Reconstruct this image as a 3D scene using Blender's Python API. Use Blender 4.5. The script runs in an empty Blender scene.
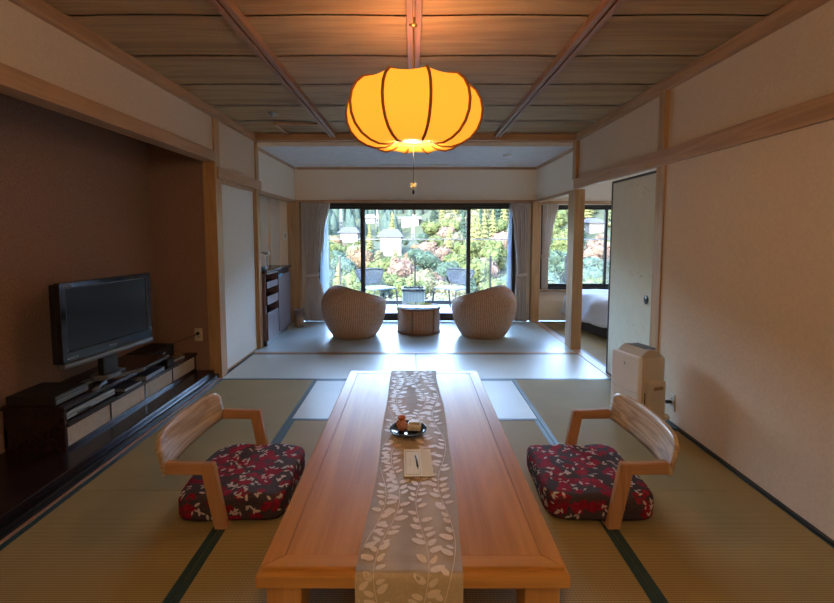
import bpy, bmesh, math, random
from mathutils import Vector, Matrix, noise
from mathutils.bvhtree import BVHTree
PI = math.pi
sc = bpy.context.scene
COL = sc.collection
R_ = random.Random(7)

# ------------------------------------------------------------------ materials
def newmat(name):
    m = bpy.data.materials.new(name); m.use_nodes = True
    nt = m.node_tree
    return m, nt, nt.nodes['Principled BSDF']
def nd(nt, t, **kw):
    n = nt.nodes.new(t)
    for k, v in kw.items():
        if k.startswith('i_'):
            n.inputs[k[2:].replace('_', ' ')].default_value = v
        else: setattr(n, k, v)
    return n
def coords(nt, scale=(1, 1, 1), src='Object', rot=(0, 0, 0)):
    tc = nd(nt, 'ShaderNodeTexCoord'); mp = nd(nt, 'ShaderNodeMapping')
    mp.inputs['Scale'].default_value = scale; mp.inputs['Rotation'].default_value = rot
    nt.links.new(tc.outputs[src], mp.inputs['Vector'])
    return mp.outputs['Vector']
def ramp(nt, fac, stops):
    r = nd(nt, 'ShaderNodeValToRGB'); el = r.color_ramp.elements
    while len(el) < len(stops): el.new(0.5)
    for e, (p, c) in zip(el, stops):
        e.position = p; e.color = (*c, 1)
    nt.links.new(fac, r.inputs['Fac'])
    return r.outputs['Color']
def bump(nt, b, h, strength, dist=0.01):
    n = nd(nt, 'ShaderNodeBump'); n.inputs['Strength'].default_value = strength; n.inputs['Distance'].default_value = dist
    nt.links.new(h, n.inputs['Height']); nt.links.new(n.outputs['Normal'], b.inputs['Normal'])
def plain(name, c, rough=0.6, metal=0.0, nscale=None, namt=0.08, bmp=0.0, coat=0.0, spec=0.5):
    m, nt, b = newmat(name)
    b.inputs['Roughness'].default_value = rough; b.inputs['Metallic'].default_value = metal
    b.inputs['Coat Weight'].default_value = coat; b.inputs['Specular IOR Level'].default_value = spec
    v = coords(nt)
    n = nd(nt, 'ShaderNodeTexNoise'); n.inputs['Scale'].default_value = nscale or 20; n.inputs['Detail'].default_value = 4
    nt.links.new(v, n.inputs['Vector'])
    lo = tuple(x * (1 - namt) for x in c); hi = tuple(min(1, x * (1 + namt)) for x in c)
    nt.links.new(ramp(nt, n.outputs['Fac'], [(0.3, lo), (0.7, hi)]), b.inputs['Base Color'])
    if bmp: bump(nt, b, n.outputs['Fac'], bmp, 0.005)
    return m
def wood(name, dark, light, axis='y', k=1.0, rough=0.45, coat=0.0, rings=False, spec=0.5, contrast=0.5):
    m, nt, b = newmat(name)
    b.inputs['Roughness'].default_value = rough; b.inputs['Coat Weight'].default_value = coat
    b.inputs['Coat Roughness'].default_value = 0.12; b.inputs['Specular IOR Level'].default_value = spec
    s = {'x': (.07, 1, 1), 'y': (1, .07, 1), 'z': (1, 1, .07)}[axis]
    v = coords(nt, tuple(q * 9 * k for q in s))
    n = nd(nt, 'ShaderNodeTexNoise'); n.inputs['Scale'].default_value = 1.0; n.inputs['Detail'].default_value = 3; n.inputs['Distortion'].default_value = 0.9
    nt.links.new(v, n.inputs['Vector'])
    # growth-ring bands out of the smooth noise
    mu = nd(nt, 'ShaderNodeMath', operation='MULTIPLY'); mu.inputs[1].default_value = 14 if rings else 6
    nt.links.new(n.outputs['Fac'], mu.inputs[0])
    fr = nd(nt, 'ShaderNodeMath', operation='PINGPONG'); fr.inputs[1].default_value = 1.0
    nt.links.new(mu.outputs[0], fr.inputs[0])
    s2 = {'x': (.02, 1, 1), 'y': (1, .02, 1), 'z': (1, 1, .02)}[axis]
    v2 = coords(nt, tuple(q * 150 * k for q in s2))
    n2 = nd(nt, 'ShaderNodeTexNoise'); n2.inputs['Scale'].default_value = 1.0; n2.inputs['Detail'].default_value = 2
    nt.links.new(v2, n2.inputs['Vector'])
    mx = nd(nt, 'ShaderNodeMix'); mx.inputs[0].default_value = contrast
    nt.links.new(n2.outputs['Fac'], mx.inputs[2]); nt.links.new(fr.outputs[0], mx.inputs[3])
    nt.links.new(ramp(nt, mx.outputs[0], [(0.15, dark), (0.75, light)]), b.inputs['Base Color'])
    bump(nt, b, n2.outputs['Fac'], 0.08, 0.002)
    return m
def plaster(name, c, sc_=60, amt=0.05, bmp=0.25, rough=0.9):
    return plain(name, c, rough, nscale=sc_, namt=amt, bmp=bmp, spec=0.2)
def tatami(name, c1, c2, rib):
    # fine rush ribs: rib = axis across which the ribs repeat
    m, nt, b = newmat(name)
    v = coords(nt)
    w = nd(nt, 'ShaderNodeTexWave', wave_type='BANDS', bands_direction='Y' if rib == 'y' else 'X'); w.inputs['Scale'].default_value = 34; w.inputs['Distortion'].default_value = 0.15
    w2 = nd(nt, 'ShaderNodeTexWave', wave_type='BANDS', bands_direction='X' if rib == 'y' else 'Y'); w2.inputs['Scale'].default_value = 24; w2.inputs['Distortion'].default_value = 0.1
    n = nd(nt, 'ShaderNodeTexNoise'); n.inputs['Scale'].default_value = 3; n.inputs['Detail'].default_value = 6
    for t in (w, w2, n): nt.links.new(v, t.inputs['Vector'])
    mx = nd(nt, 'ShaderNodeMix'); mx.inputs[0].default_value = 0.22
    nt.links.new(w.outputs['Fac'], mx.inputs[2]); nt.links.new(w2.outputs['Fac'], mx.inputs[3])
    mx2 = nd(nt, 'ShaderNodeMix'); mx2.inputs[0].default_value = 0.3
    nt.links.new(mx.outputs[0], mx2.inputs[2]); nt.links.new(n.outputs['Fac'], mx2.inputs[3])
    nt.links.new(ramp(nt, mx2.outputs[0], [(0.2, c1), (0.75, c2)]), b.inputs['Base Color'])
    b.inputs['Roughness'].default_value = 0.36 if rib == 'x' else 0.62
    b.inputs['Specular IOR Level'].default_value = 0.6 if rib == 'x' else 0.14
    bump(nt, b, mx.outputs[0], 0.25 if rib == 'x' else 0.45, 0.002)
    return m
def weave(name, c1, c2, su, sv, rough=0.5, see=0.0):
    m, nt, b = newmat(name)
    v = coords(nt, (1, 1, 1), 'UV')
    wu = nd(nt, 'ShaderNodeTexWave', wave_type='BANDS', bands_direction='X'); wu.inputs['Scale'].default_value = su
    wv = nd(nt, 'ShaderNodeTexWave', wave_type='BANDS', bands_direction='Y'); wv.inputs['Scale'].default_value = sv
    n = nd(nt, 'ShaderNodeTexNoise'); n.inputs['Scale'].default_value = 25; n.inputs['Detail'].default_value = 3
    for t in (wu, wv, n): nt.links.new(v, t.inputs['Vector'])
    mx = nd(nt, 'ShaderNodeMix'); mx.inputs[0].default_value = 0.35
    nt.links.new(wu.outputs['Fac'], mx.inputs[2]); nt.links.new(wv.outputs['Fac'], mx.inputs[3])
    mx2 = nd(nt, 'ShaderNodeMix'); mx2.inputs[0].default_value = 0.35
    nt.links.new(mx.outputs[0], mx2.inputs[2]); nt.links.new(n.outputs['Fac'], mx2.inputs[3])
    nt.links.new(ramp(nt, mx2.outputs[0], [(0.2, c1), (0.7, c2)]), b.inputs['Base Color'])
    b.inputs['Roughness'].default_value = rough
    bump(nt, b, mx.outputs[0], 0.7, 0.006)
    return m
def glass_mat(name, tint=(1, 1, 1), refl=1.0):
    m, nt, b = newmat(name); nt.nodes.remove(b)
    out = nt.nodes['Material Output']
    tr = nd(nt, 'ShaderNodeBsdfTransparent'); tr.inputs[0].default_value = (*tint, 1)
    gl = nd(nt, 'ShaderNodeBsdfGlossy'); gl.inputs['Roughness'].default_value = 0.02
    fr = nd(nt, 'ShaderNodeFresnel'); fr.inputs[0].default_value = 1.45
    mu = nd(nt, 'ShaderNodeMath', operation='MULTIPLY'); mu.inputs[1].default_value = refl
    mx = nd(nt, 'ShaderNodeMixShader')
    nt.links.new(fr.outputs[0], mu.inputs[0]); nt.links.new(mu.outputs[0], mx.inputs[0])
    nt.links.new(tr.outputs[0], mx.inputs[1]); nt.links.new(gl.outputs[0], mx.inputs[2]); nt.links.new(mx.outputs[0], out.inputs['Surface'])
    return m
def cloth(name, c, trans=0.0, clear=0.0, scale=300):
    m, nt, b = newmat(name)
    v = coords(nt)
    n = nd(nt, 'ShaderNodeTexNoise'); n.inputs['Scale'].default_value = scale; n.inputs['Detail'].default_value = 2
    nt.links.new(v, n.inputs['Vector'])
    nt.links.new(ramp(nt, n.outputs['Fac'], [(0.3, tuple(x * .88 for x in c)), (0.7, c)]), b.inputs['Base Color'])
    b.inputs['Roughness'].default_value = 0.9; b.inputs['Sheen Weight'].default_value = 0.15; b.inputs['Specular IOR Level'].default_value = 0.2
    out = nt.nodes['Material Output']; last = b.outputs[0]
    if trans:
        t = nd(nt, 'ShaderNodeBsdfTranslucent'); t.inputs[0].default_value = (*c, 1)
        mx = nd(nt, 'ShaderNodeMixShader'); mx.inputs[0].default_value = trans
        nt.links.new(last, mx.inputs[1]); nt.links.new(t.outputs[0], mx.inputs[2]); last = mx.outputs[0]
    if clear:
        t = nd(nt, 'ShaderNodeBsdfTransparent')
        mx = nd(nt, 'ShaderNodeMixShader'); mx.inputs[0].default_value = clear
        nt.links.new(last, mx.inputs[1]); nt.links.new(t.outputs[0], mx.inputs[2]); last = mx.outputs[0]
    nt.links.new(last, out.inputs['Surface'])
    return m
def glow(name, c, s):
    m, nt, b = newmat(name)
    v = coords(nt); n = nd(nt, 'ShaderNodeTexNoise'); n.inputs['Scale'].default_value = 90; nt.links.new(v, n.inputs['Vector'])
    nt.links.new(ramp(nt, n.outputs['Fac'], [(0.3, tuple(x * .96 for x in c)), (0.7, c)]), b.inputs['Emission Color'])
    b.inputs['Base Color'].default_value = (*c, 1); b.inputs['Emission Strength'].default_value = s; b.inputs['Roughness'].default_value = .8
    return m

M = dict(
    cedar_x=wood('cedar ceiling board', (.27, .165, .075), (.49, .335, .165), 'x', .9, .62, contrast=.4, spec=.15),
    post=wood('hinoki post', (.36, .20, .085), (.50, .30, .14), 'z', 1.2, .4),
    beam_y=wood('hinoki beam lengthwise', (.36, .20, .10), (.50, .30, .165), 'y', 1.2, .4),
    beam_x=wood('hinoki beam crosswise', (.36, .20, .10), (.50, .30, .165), 'x', 1.2, .4),
    rail=wood('ceiling rail wood', (.24, .12, .065), (.36, .20, .115), 'y', 1.2, .45),
    table=wood('honey table wood', (.37, .150, .026), (.53, .245, .055), 'y', .9, .34, coat=.05, spec=.32),
    table_x=wood('honey table wood crosswise', (.37, .150, .026), (.53, .245, .055), 'x', .9, .34, coat=.05, spec=.32),
    table_z=wood('honey table leg wood', (.37, .150, .026), (.53, .245, .055), 'z', .9, .35),
    oak=wood('oak chair arm', (.33, .15, .06), (.48, .25, .11), 'x', 1.5, .38),
    oak_z=wood('oak chair leg', (.33, .15, .06), (.48, .25, .11), 'z', 1.5, .38),
    ash=wood('ash bent backrest', (.30, .19, .10), (.62, .46, .28), 'y', .85, .35, coat=.2, rings=True, contrast=.5),
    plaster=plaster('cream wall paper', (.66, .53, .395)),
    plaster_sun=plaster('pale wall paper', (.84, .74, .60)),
    brown=plaster('brown alcove plaster', (.27, .165, .122), 90, .18, .5),
    sunceil=plaster('grey ceiling paper', (.78, .78, .76), 8, .06, .1),
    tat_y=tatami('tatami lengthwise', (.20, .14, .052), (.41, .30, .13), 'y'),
    tat_x_glare=tatami('tatami crosswise with painted glare', (.38, .38, .31), (.62, .64, .56), 'x'),  # sky glare on the crosswise mats painted in as a paler, greener base
    border=plain('dark teal tatami border', (.018, .050, .052), .4, nscale=200, namt=.3),
    sunfloor_glare=plain('smooth sunroom floor with glare tint', (.46, .56, .58), .30, nscale=3, namt=.05, spec=.7),  # blue of the window glare is mixed into this base colour
    lacquer=plain('black lacquer', (.008, .006, .007), .12, nscale=5, namt=.2, spec=.6),
    darkwood=wood('dark wenge furniture', (.012, .007, .008), (.030, .015, .014), 'y', 1.5, .22),
    panel=weave('pale woven door panel', (.34, .27, .19), (.62, .53, .40), 30, 40, .8),
    tvblack=plain('glossy black plastic', (.006, .006, .008), .08, nscale=5, namt=.1, spec=.7),
    screen=plain('dark lcd screen', (.006, .008, .012), .22, nscale=3, namt=.1, spec=.5),
    grey=plain('grey metal', (.20, .21, .23), .35, .6),
    silver=plain('silver plastic', (.42, .44, .46), .3, .5),
    black=plain('matt black plastic', (.012, .012, .013), .5),
    white=plain('white plastic', (.86, .86, .86), .35, nscale=3, namt=.02),
    cream_plastic=plain('cream plastic', (.56, .49, .38), .4, nscale=3, namt=.02),
    alu=plain('dark bronze window aluminium', (.035, .035, .038), .4, .4),
    fusuma=plaster('pale fusuma paper', (.70, .70, .58), 12, .03, .05),
    washi=plaster('white door paper', (.76, .75, .70), 90, .06, .1),
    spot=plain('blurred crane print', (.50, .47, .37), .9),
    frameblack=plain('black lacquer frame', (.012, .012, .012), .3),
    drape=cloth('taupe drape', (.82, .74, .67), .35),
    sheer=cloth('sheer blue white net', (.80, .88, .95), .7, .3),
    duvet=cloth('white duvet', (.72, .76, .82)),
    bedbase=cloth('dark bed valance', (.08, .08, .09)),
    glass=glass_mat('window glass'),
    tabglass=glass_mat('table glass', (.75, .85, .8), 2.2),
    rattan=weave('woven rattan', (.22, .105, .055), (.70, .44, .27), 14, 22),
    rattan_t=weave('woven rattan table', (.20, .095, .05), (.62, .38, .23), 14, 22),
    wicker=weave('grey green wicker', (.09, .11, .10), (.28, .33, .30), 12, 20),
    deck=plain('blue grey deck', (.24, .29, .33), .5, nscale=6),
    mesh=cloth('grey chair mesh', (.10, .11, .12), 0, .35),
    seatblue=plain('blue grey seat', (.16, .20, .27), .5),
    shade=glow('amber lantern fabric', (1.0, .385, .028), .84),
    shade_in=glow('bright lantern inside', (1.0, .62, .14), 1.1),
    rib=plain('brown lantern rib', (.42, .13, .02), .6),
    fill_globe_glow=glow('added fill globe glow', (1.0, .77, .52), 19), bedroom_fill_glow=glow('added bedroom fill glow', (1.0, .82, .62), 2),  # glow of the two added lamps that stand out of view
    brass=plain('brass', (.55, .38, .12), .3, .9),
    plate=plain('black glazed plate', (.008, .012, .016), .08, spec=.8),
    wrap_pink=plain('pink brown sweet wrapper', (.50, .22, .16), .25, nscale=60, namt=.3, bmp=.4),
    wrap_white=plain('cream sweet wrapper', (.66, .60, .47), .25, nscale=50, namt=.15, bmp=.4),
    wrap_green=plain('green gold leaf band', (.42, .40, .16), .3, nscale=40),
    wrap_orange=plain('orange ribbon', (.62, .17, .07), .4),
    paper=plain('pale note paper', (.74, .76, .72), .8, nscale=3, namt=.02),
    paper2=plain('cream envelope paper', (.66, .62, .50), .8, nscale=3, namt=.02),
    ink=plain('grey ink', (.12, .12, .14), .7),
    pen=plain('navy pen', (.03, .05, .10), .25),
    cab=wood('grey brown cabinet', (.13, .085, .095), (.21, .145, .155), 'z', 1.2, .3),
    binwood=wood('wooden bin', (.32, .19, .11), (.46, .30, .19), 'z', 2, .5),
    bag=glass_mat('clear bin bag', (.9, .93, .95), 4),
    bag_white=plain('clear crumpled liner', (.55, .6, .62), .2),
    tray=wood('tan tray', (.25, .14, .05), (.36, .22, .09), 'y', 3, .5),
    bluecup=plain('blue plastic', (.05, .25, .42), .3),
    book=plain('dark book cover', (.05, .045, .055), .35),
    pages=plain('glossy blue grey cover', (.22, .27, .33), .3),
    cushion=plain('brown grey floral cloth', (.055, .038, .042), .85, nscale=150, namt=.3, spec=.2),
    petal=plain('crimson petal', (.22, .006, .022), .85, nscale=80, namt=.35, spec=.2),
    petal2=plain('bright crimson petal', (.27, .010, .03), .85, nscale=80, namt=.3, spec=.2),
    leafw=plain('ivory leaf', (.54, .45, .40), .85, nscale=80, namt=.1, spec=.2),
    runner=weave('champagne silk runner', (.42, .31, .195), (.60, .46, .31), 2, 150, .6),
    runleaf=plain('cream satin leaf', (.66, .54, .40), .45, nscale=60, namt=.05),
    runhang_shade=plain('runner hang shade tone', (.44, .325, .19), .6, nscale=100, namt=.08),  # front hang of the runner: its weaker, warmer light painted as darker gold
)

# ------------------------------------------------------------------ mesh helpers
class MB:
    def __init__(s):
        s.bm = bmesh.new(); s.uv = s.bm.loops.layers.uv.new('UVMap')
    def box(s, x0, x1, y0, y1, z0, z1, bev=0.0, mi=0, seg=2, mat4=None):
        r = bmesh.ops.create_cube(s.bm, size=1)
        vs = r['verts']
        for v in vs:
            v.co = Vector(((x0 + x1) / 2 + v.co.x * (x1 - x0), (y0 + y1) / 2 + v.co.y * (y1 - y0), (z0 + z1) / 2 + v.co.z * (z1 - z0)))
        fs = list({f for v in vs for f in v.link_faces})
        for f in fs:
            f.material_index = mi
            ax = max(range(3), key=lambda i: abs(f.normal[i])) if f.normal.length > 0 else 0
            f.normal_update(); ax = max(range(3), key=lambda i: abs(f.normal[i]))
            for l in f.loops:
                c = l.vert.co; q = [c.x, c.y, c.z]; q.pop(ax); l[s.uv].uv = q
        if bev > 0:
            es = list({e for v in vs for e in v.link_edges})
            rr = bmesh.ops.bevel(s.bm, geom=es, offset=bev, segments=seg, affect='EDGES', profile=0.6)
            vs = list({v for f in rr['faces'] for v in f.verts} | {v for v in vs if v.is_valid})
            for f in rr['faces']: f.material_index = mi
        if mat4 is not None: bmesh.ops.transform(s.bm, matrix=mat4, verts=[v for v in vs if v.is_valid])
        return s
    def poly(s, pts, mi=0):
        vs = [s.bm.verts.new(p) for p in pts]; f = s.bm.faces.new(vs); f.material_index = mi; return s
    def prism(s, pts, d, mi=0, bev=0):
        """closed outline of 3-D pts extruded by vector d"""
        d = Vector(d); a = [s.bm.verts.new(p) for p in pts]; b = [s.bm.verts.new(Vector(p) + d) for p in pts]
        fs = [s.bm.faces.new(a[::-1]), s.bm.faces.new(b)]
        n = len(pts)
        for i in range(n): fs.append(s.bm.faces.new((a[i], a[(i + 1) % n], b[(i + 1) % n], b[i])))
        for f in fs: f.material_index = mi
        bmesh.ops.recalc_face_normals(s.bm, faces=fs)
        if bev:
            es = list({e for f in fs for e in f.edges})
            bmesh.ops.bevel(s.bm, geom=es, offset=bev, segments=2, affect='EDGES')
        return s
    def lathe(s, prof, c=(0, 0, 0), n=32, mi=0, sx=1, sy=1):
        c = Vector(c); rings = []
        for r, z in prof:
            if r < 1e-6: rings.append([s.bm.verts.new(c + Vector((0, 0, z)))])
            else: rings.append([s.bm.verts.new(c + Vector((r * sx * math.cos(2 * PI * i / n), r * sy * math.sin(2 * PI * i / n), z))) for i in range(n)])
        L = 0; Ls = [0]
        for a, b in zip(prof, prof[1:]): L += math.hypot(a[0] - b[0], a[1] - b[1]); Ls.append(L)
        rm = max(p[0] for p in prof)
        for k, (a, b) in enumerate(zip(rings, rings[1:])):
            for i in range(n):
                j = (i + 1) % n
                if len(a) == 1 and len(b) == 1: continue
                if len(a) == 1: q = [a[0], b[j], b[i]]
                elif len(b) == 1: q = [a[i], a[j], b[0]]
                else: q = [a[i], a[j], b[j], b[i]]
                f = s.bm.faces.new(q); f.material_index = mi; f.smooth = True
                for l in f.loops:
                    ii = i if l.vert in (a[i] if len(a) > 1 else a[0], b[i] if len(b) > 1 else b[0]) else i + 1
                    vv = Ls[k] if l.vert in a else Ls[k + 1]
                    l[s.uv].uv = (ii / n * 2 * PI * rm, vv)
        return s
    def cyl(s, c, r, h, n=24, mi=0, r2=None):
        r2 = r if r2 is None else r2
        return s.lathe([(0, 0), (r, 0), (r2, h), (0, h)], c, n, mi)
    def tube(s, pts, r, n=8, mi=0, closed=False):
        pts = [Vector(p) for p in pts]; rings = []; m = len(pts)
        up = None
        for i, p in enumerate(pts):
            a = pts[(i - 1) % m] if (closed or i > 0) else p
            b = pts[(i + 1) % m] if (closed or i < m - 1) else p
            t = (b - a).normalized()
            if up is None: up = Vector((0, 0, 1)) if abs(t.z) < .9 else Vector((1, 0, 0))
            x = t.cross(up)
            if x.length < 1e-5: x = t.cross(Vector((1, 0, 0)))
            x.normalize(); y = x.cross(t).normalized(); up = y
            rr = r[i] if isinstance(r, (list, tuple)) else r
            rings.append([s.bm.verts.new(p + (x * math.cos(2 * PI * k / n) + y * math.sin(2 * PI * k / n)) * rr) for k in range(n)])
        for i in range(m if closed else m - 1):
            a, b = rings[i], rings[(i + 1) % m]
            for k in range(n):
                f = s.bm.faces.new((a[k], b[k], b[(k + 1) % n], a[(k + 1) % n])); f.smooth = True; f.material_index = mi
        if not closed:
            for q in (rings[0], rings[-1][::-1]):
                f = s.bm.faces.new(q); f.material_index = mi
        return s
    def grid(s, fn, nu, nv, mi=0, wrap=False, uvs=(1, 1)):
        g = [[s.bm.verts.new(fn(i / nu, j / nv)) for j in range(nv + 1)] for i in range(nu if wrap else nu + 1)]
        for i in range(nu):
            for j in range(nv):
                a = g[i]; b = g[(i + 1) % nu] if wrap else g[i + 1]
                f = s.bm.faces.new((a[j], b[j], b[j + 1], a[j + 1])); f.smooth = True; f.material_index = mi
                for l, (u, v) in zip(f.loops, ((i, j), (i + 1, j), (i + 1, j + 1), (i, j + 1))): l[s.uv].uv = (u / nu * uvs[0], v / nv * uvs[1])
        return s
    def build(s, name, mats, parent=None, loc=None, recalc=True, solid=None, smooth=False):
        if recalc: bmesh.ops.recalc_face_normals(s.bm, faces=s.bm.faces)
        me = bpy.data.meshes.new(name); s.bm.to_mesh(me); s.bm.free()
        for m in (mats if isinstance(mats, (list, tuple)) else [mats]): me.materials.append(M[m] if isinstance(m, str) else m)
        if smooth:
            for p in me.polygons: p.use_smooth = True
        o = bpy.data.objects.new(name, me); COL.objects.link(o)
        if parent is not None: o.parent = parent
        if loc is not None: o.location = loc
        if solid:
            md = o.modifiers.new('thickness', 'SOLIDIFY'); md.thickness = solid; md.offset = 0
        return o
def B(name, mat, *boxes, parent=None, bev=0.003, loc=None):
    mb = MB()
    for b in boxes: mb.box(*b, bev=bev)
    return mb.build(name, mat, parent, loc)
def root(name, label, cat, loc, rz=0, group=None):
    o = bpy.data.objects.new(name, None); COL.objects.link(o); o.empty_display_size = .1
    o.location = loc; o.rotation_euler.z = rz; o['label'] = label; o['category'] = cat
    if group: o['group'] = group
    return o
def tag(o, label, cat, group=None, kind=None):
    o['label'] = label; o['category'] = cat
    if group: o['group'] = group
    if kind: o['kind'] = kind
    return o
def struct(o):
    o['kind'] = 'structure'; return o
def center(o):
    """put a one-mesh thing's origin at its own base"""
    me = o.data; xs = [v.co for v in me.vertices]
    c = Vector((sum(v.x for v in xs) / len(xs), sum(v.y for v in xs) / len(xs), min(v.z for v in xs)))
    me.transform(Matrix.Translation(-c)); o.location = Vector(o.location) + c
    return o

# ------------------------------------------------------------------ room shell
XL, XR, CZ = -1.82, 1.86, 2.49
YB, YM, YW = -0.6, 5.32, 7.05          # back wall, beam line, window wall
SZ = 2.37                               # sunroom ceiling

# floor: slab under everything, then the mats as part of it
struct(B('floor', 'deck', (-3.2, 5.6, YB - .2, 7.3, -.25, -.03), bev=0))
def mat_piece(x0, x1, y0, y1, long_, bl=True, bh=True):
    """one tatami mat, cloth borders along its long edges"""
    mb = MB(); g = .0015; w = .032
    mb.box(x0 + g, x1 - g, y0 + g, y1 - g, -.03, 0, bev=.002, mi=0, seg=1)
    t = .0012
    if long_ == 'y':
        if bl: mb.box(x0 + g, x0 + w, y0 + g, y1 - g, -.001, t, mi=1)
        if bh: mb.box(x1 - w, x1 - g, y0 + g, y1 - g, -.001, t, mi=1)
    else:
        if bl: mb.box(x0 + g, x1 - g, y0 + g, y0 + w, -.001, t, mi=1)
        if bh: mb.box(x0 + g, x1 - g, y1 - w, y1 - g, -.001, t, mi=1)
    return mb.build('floor_mat', ['tat_y' if long_ == 'y' else 'tat_x_glare', 'border'])
fl = bpy.data.objects['floor']
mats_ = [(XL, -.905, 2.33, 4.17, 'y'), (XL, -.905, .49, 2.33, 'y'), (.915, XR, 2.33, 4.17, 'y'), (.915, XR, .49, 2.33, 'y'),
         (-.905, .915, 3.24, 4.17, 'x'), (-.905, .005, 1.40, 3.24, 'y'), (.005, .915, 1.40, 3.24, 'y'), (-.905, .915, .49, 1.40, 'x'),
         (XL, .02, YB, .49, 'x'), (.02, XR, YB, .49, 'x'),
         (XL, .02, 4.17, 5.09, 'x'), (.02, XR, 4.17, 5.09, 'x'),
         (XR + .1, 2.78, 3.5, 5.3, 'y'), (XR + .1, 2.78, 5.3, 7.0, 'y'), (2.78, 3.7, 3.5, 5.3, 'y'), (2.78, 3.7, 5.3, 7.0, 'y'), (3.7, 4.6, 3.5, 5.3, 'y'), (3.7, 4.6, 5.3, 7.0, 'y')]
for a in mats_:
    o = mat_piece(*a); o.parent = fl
o = B('sill_board', 'beam_x', (XL, XR, 5.09, 5.16, -.03, .004), parent=fl)
o = B('sunroom_boarding', 'sunfloor_glare', (-2.1, XR, 5.16, 6.98, -.03, .0), parent=fl, bev=.001)
o = B('sliding_track', 'beam_y', (XR, XR + .1, 3.52, 6.98, -.03, .004), parent=fl, bev=.001)
mb = MB()
for x in (XR + .03, XR + .062): mb.box(x, x + .012, 3.55, 6.95, .004, .0055)
mb.build('track_groove', 'silver', fl)

# walls
struct(B('wall_back', 'plaster', (-2.6, 5.1, YB - .1, YB, -.2, CZ + .04), bev=0))
struct(B('roof_slab', 'sunceil', (-2.7, 5.1, YB - .2, YW + .14, CZ + .045, CZ + .25), (-2.7, 5.1, YB - .2, YB - .1, -.2, CZ + .05), (-2.7, -2.52, YB - .2, YW + .14, -.2, CZ + .05), (-2.7, XR + .1, YW + .0, YW + .14, SZ + .1, CZ + .05), (XR + .1, 5.1, YW, YW + .14, SZ + .1, CZ + .05), (5.0, 5.1, YB - .2, YW + .14, -.2, CZ + .05), (-2.52, -2.1, YW, YW + .14, -.2, CZ + .05), bev=0))
# right wall: plaster nearer than the sliding panels, frieze above the rail, sunroom spandrel
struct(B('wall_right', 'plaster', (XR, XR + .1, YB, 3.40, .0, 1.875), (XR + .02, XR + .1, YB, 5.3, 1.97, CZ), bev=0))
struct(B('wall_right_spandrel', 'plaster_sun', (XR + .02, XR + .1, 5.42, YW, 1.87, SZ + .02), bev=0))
struct(B('baseboard_right', 'frameblack', (XR - .022, XR, .0, 3.40, 0.0, .012), bev=.002))
struct(B('trim_1', 'beam_y', (XR - .025, XR + .02, YB, 5.30, 1.872, 1.985), bev=.004))           # long rail on the right wall
struct(B('trim_2', 'post', (XR - .012, XR + .1, 3.40, 3.52, 0, 1.872), (XR - .012, XR + .06, 3.43, 3.52, 1.985, CZ - .06), bev=.004))
struct(B('trim_3', 'beam_y', (XR - .03, XR + .06, YB, 5.24, CZ - .075, CZ), bev=.004))         # ceiling cornice right
struct(B('trim_4', 'post', (XR - .02, XR + .1, 5.26, 5.36, 0, 1.87), (XR - .02, XR + .1, 5.26, 5.36, 1.985, CZ - .07), bev=.004))
struct(B('trim_5', 'post', (XR + .0, XR + .13, 5.42, 5.53, 0, 1.84), bev=.004))
struct(B('trim_6', 'beam_y', (XR - .01, XR + .1, 5.36, YW, 1.835, 1.872), bev=.003))
struct(B('trim_7', 'beam_y', (XR - .005, XR + .1, 5.36, YW, SZ - .035, SZ), bev=.003))
struct(B('trim_8', 'post', (XR - .06, XR + .06, YW - .12, YW, 0, 1.84), bev=.004))
# left wall
struct(B('wall_left', 'plaster', (XL - .1, XL, YB, .4, 0, CZ), (XL - .1, XL - .01, .4, 4.21, 2.11, CZ), (XL - .1, XL - .01, 4.33, 5.30, 1.97, CZ), (XL - .1, XL - .06, 4.33, 5.3, 1.9, 1.97), bev=0))
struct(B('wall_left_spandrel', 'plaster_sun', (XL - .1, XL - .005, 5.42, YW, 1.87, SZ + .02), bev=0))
struct(B('trim_9', 'beam_y', (XL - .11, XL + .012, .4, 4.21, 2.02, 2.115), bev=.004))          # alcove lintel
struct(B('trim_10', 'post', (XL - .11, XL + .006, 4.21, 4.32, 0, CZ - .06), bev=.004))
struct(B('trim_11', 'beam_y', (XL - .06, XL + .025, 4.24, 5.42, 1.87, 1.975), bev=.004))
struct(B('trim_12', 'post', (XL - .09, XL + .006, 5.30, 5.40, 0, CZ - .06), bev=.004))
struct(B('trim_13', 'beam_y', (XL - .06, XL + .03, YB, 5.24, CZ - .075, CZ), bev=.004))
struct(B('trim_14', 'beam_y', (XL - .1, XL + .01, 5.40, YW, 1.835, 1.872), bev=.003))
struct(B('trim_15', 'beam_y', (XL - .06, XL + .006, 5.4, YW, SZ - .035, SZ), bev=.003))
struct(B('trim_16', 'post', (XL - .1, XL + .08, YW - .12, YW, 0, 1.84), bev=.004))
# alcove
struct(B('wall_alcove', 'brown', (-2.52, -2.42, .3, 4.3, 0, CZ), (-2.42, XL - .11, 4.21, 4.29, 0, CZ), (-2.42, XL - .1, .3, .4, 0, CZ), bev=0))
struct(B('ceiling_alcove', 'cedar_x', (-2.42, XL - .1, .4, 4.21, 2.44, 2.48), bev=0))
struct(B('trim_17', 'darkwood', (-2.42, -1.885, .4, 4.21, .0, .082), bev=.006))                 # raised lacquered alcove floor
struct(B('trim_18', 'lacquer', (-1.885, XL - .018, .4, 4.205, 0, .052), bev=.012))
struct(B('trim_19', 'rail', (XL - .018, XL + .0, .4, 4.205, 0, .008), bev=.002))
bpy.data.objects['trim_17'].data.materials.clear(); bpy.data.objects['trim_17'].data.materials.append(M['darkwood'])
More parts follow.
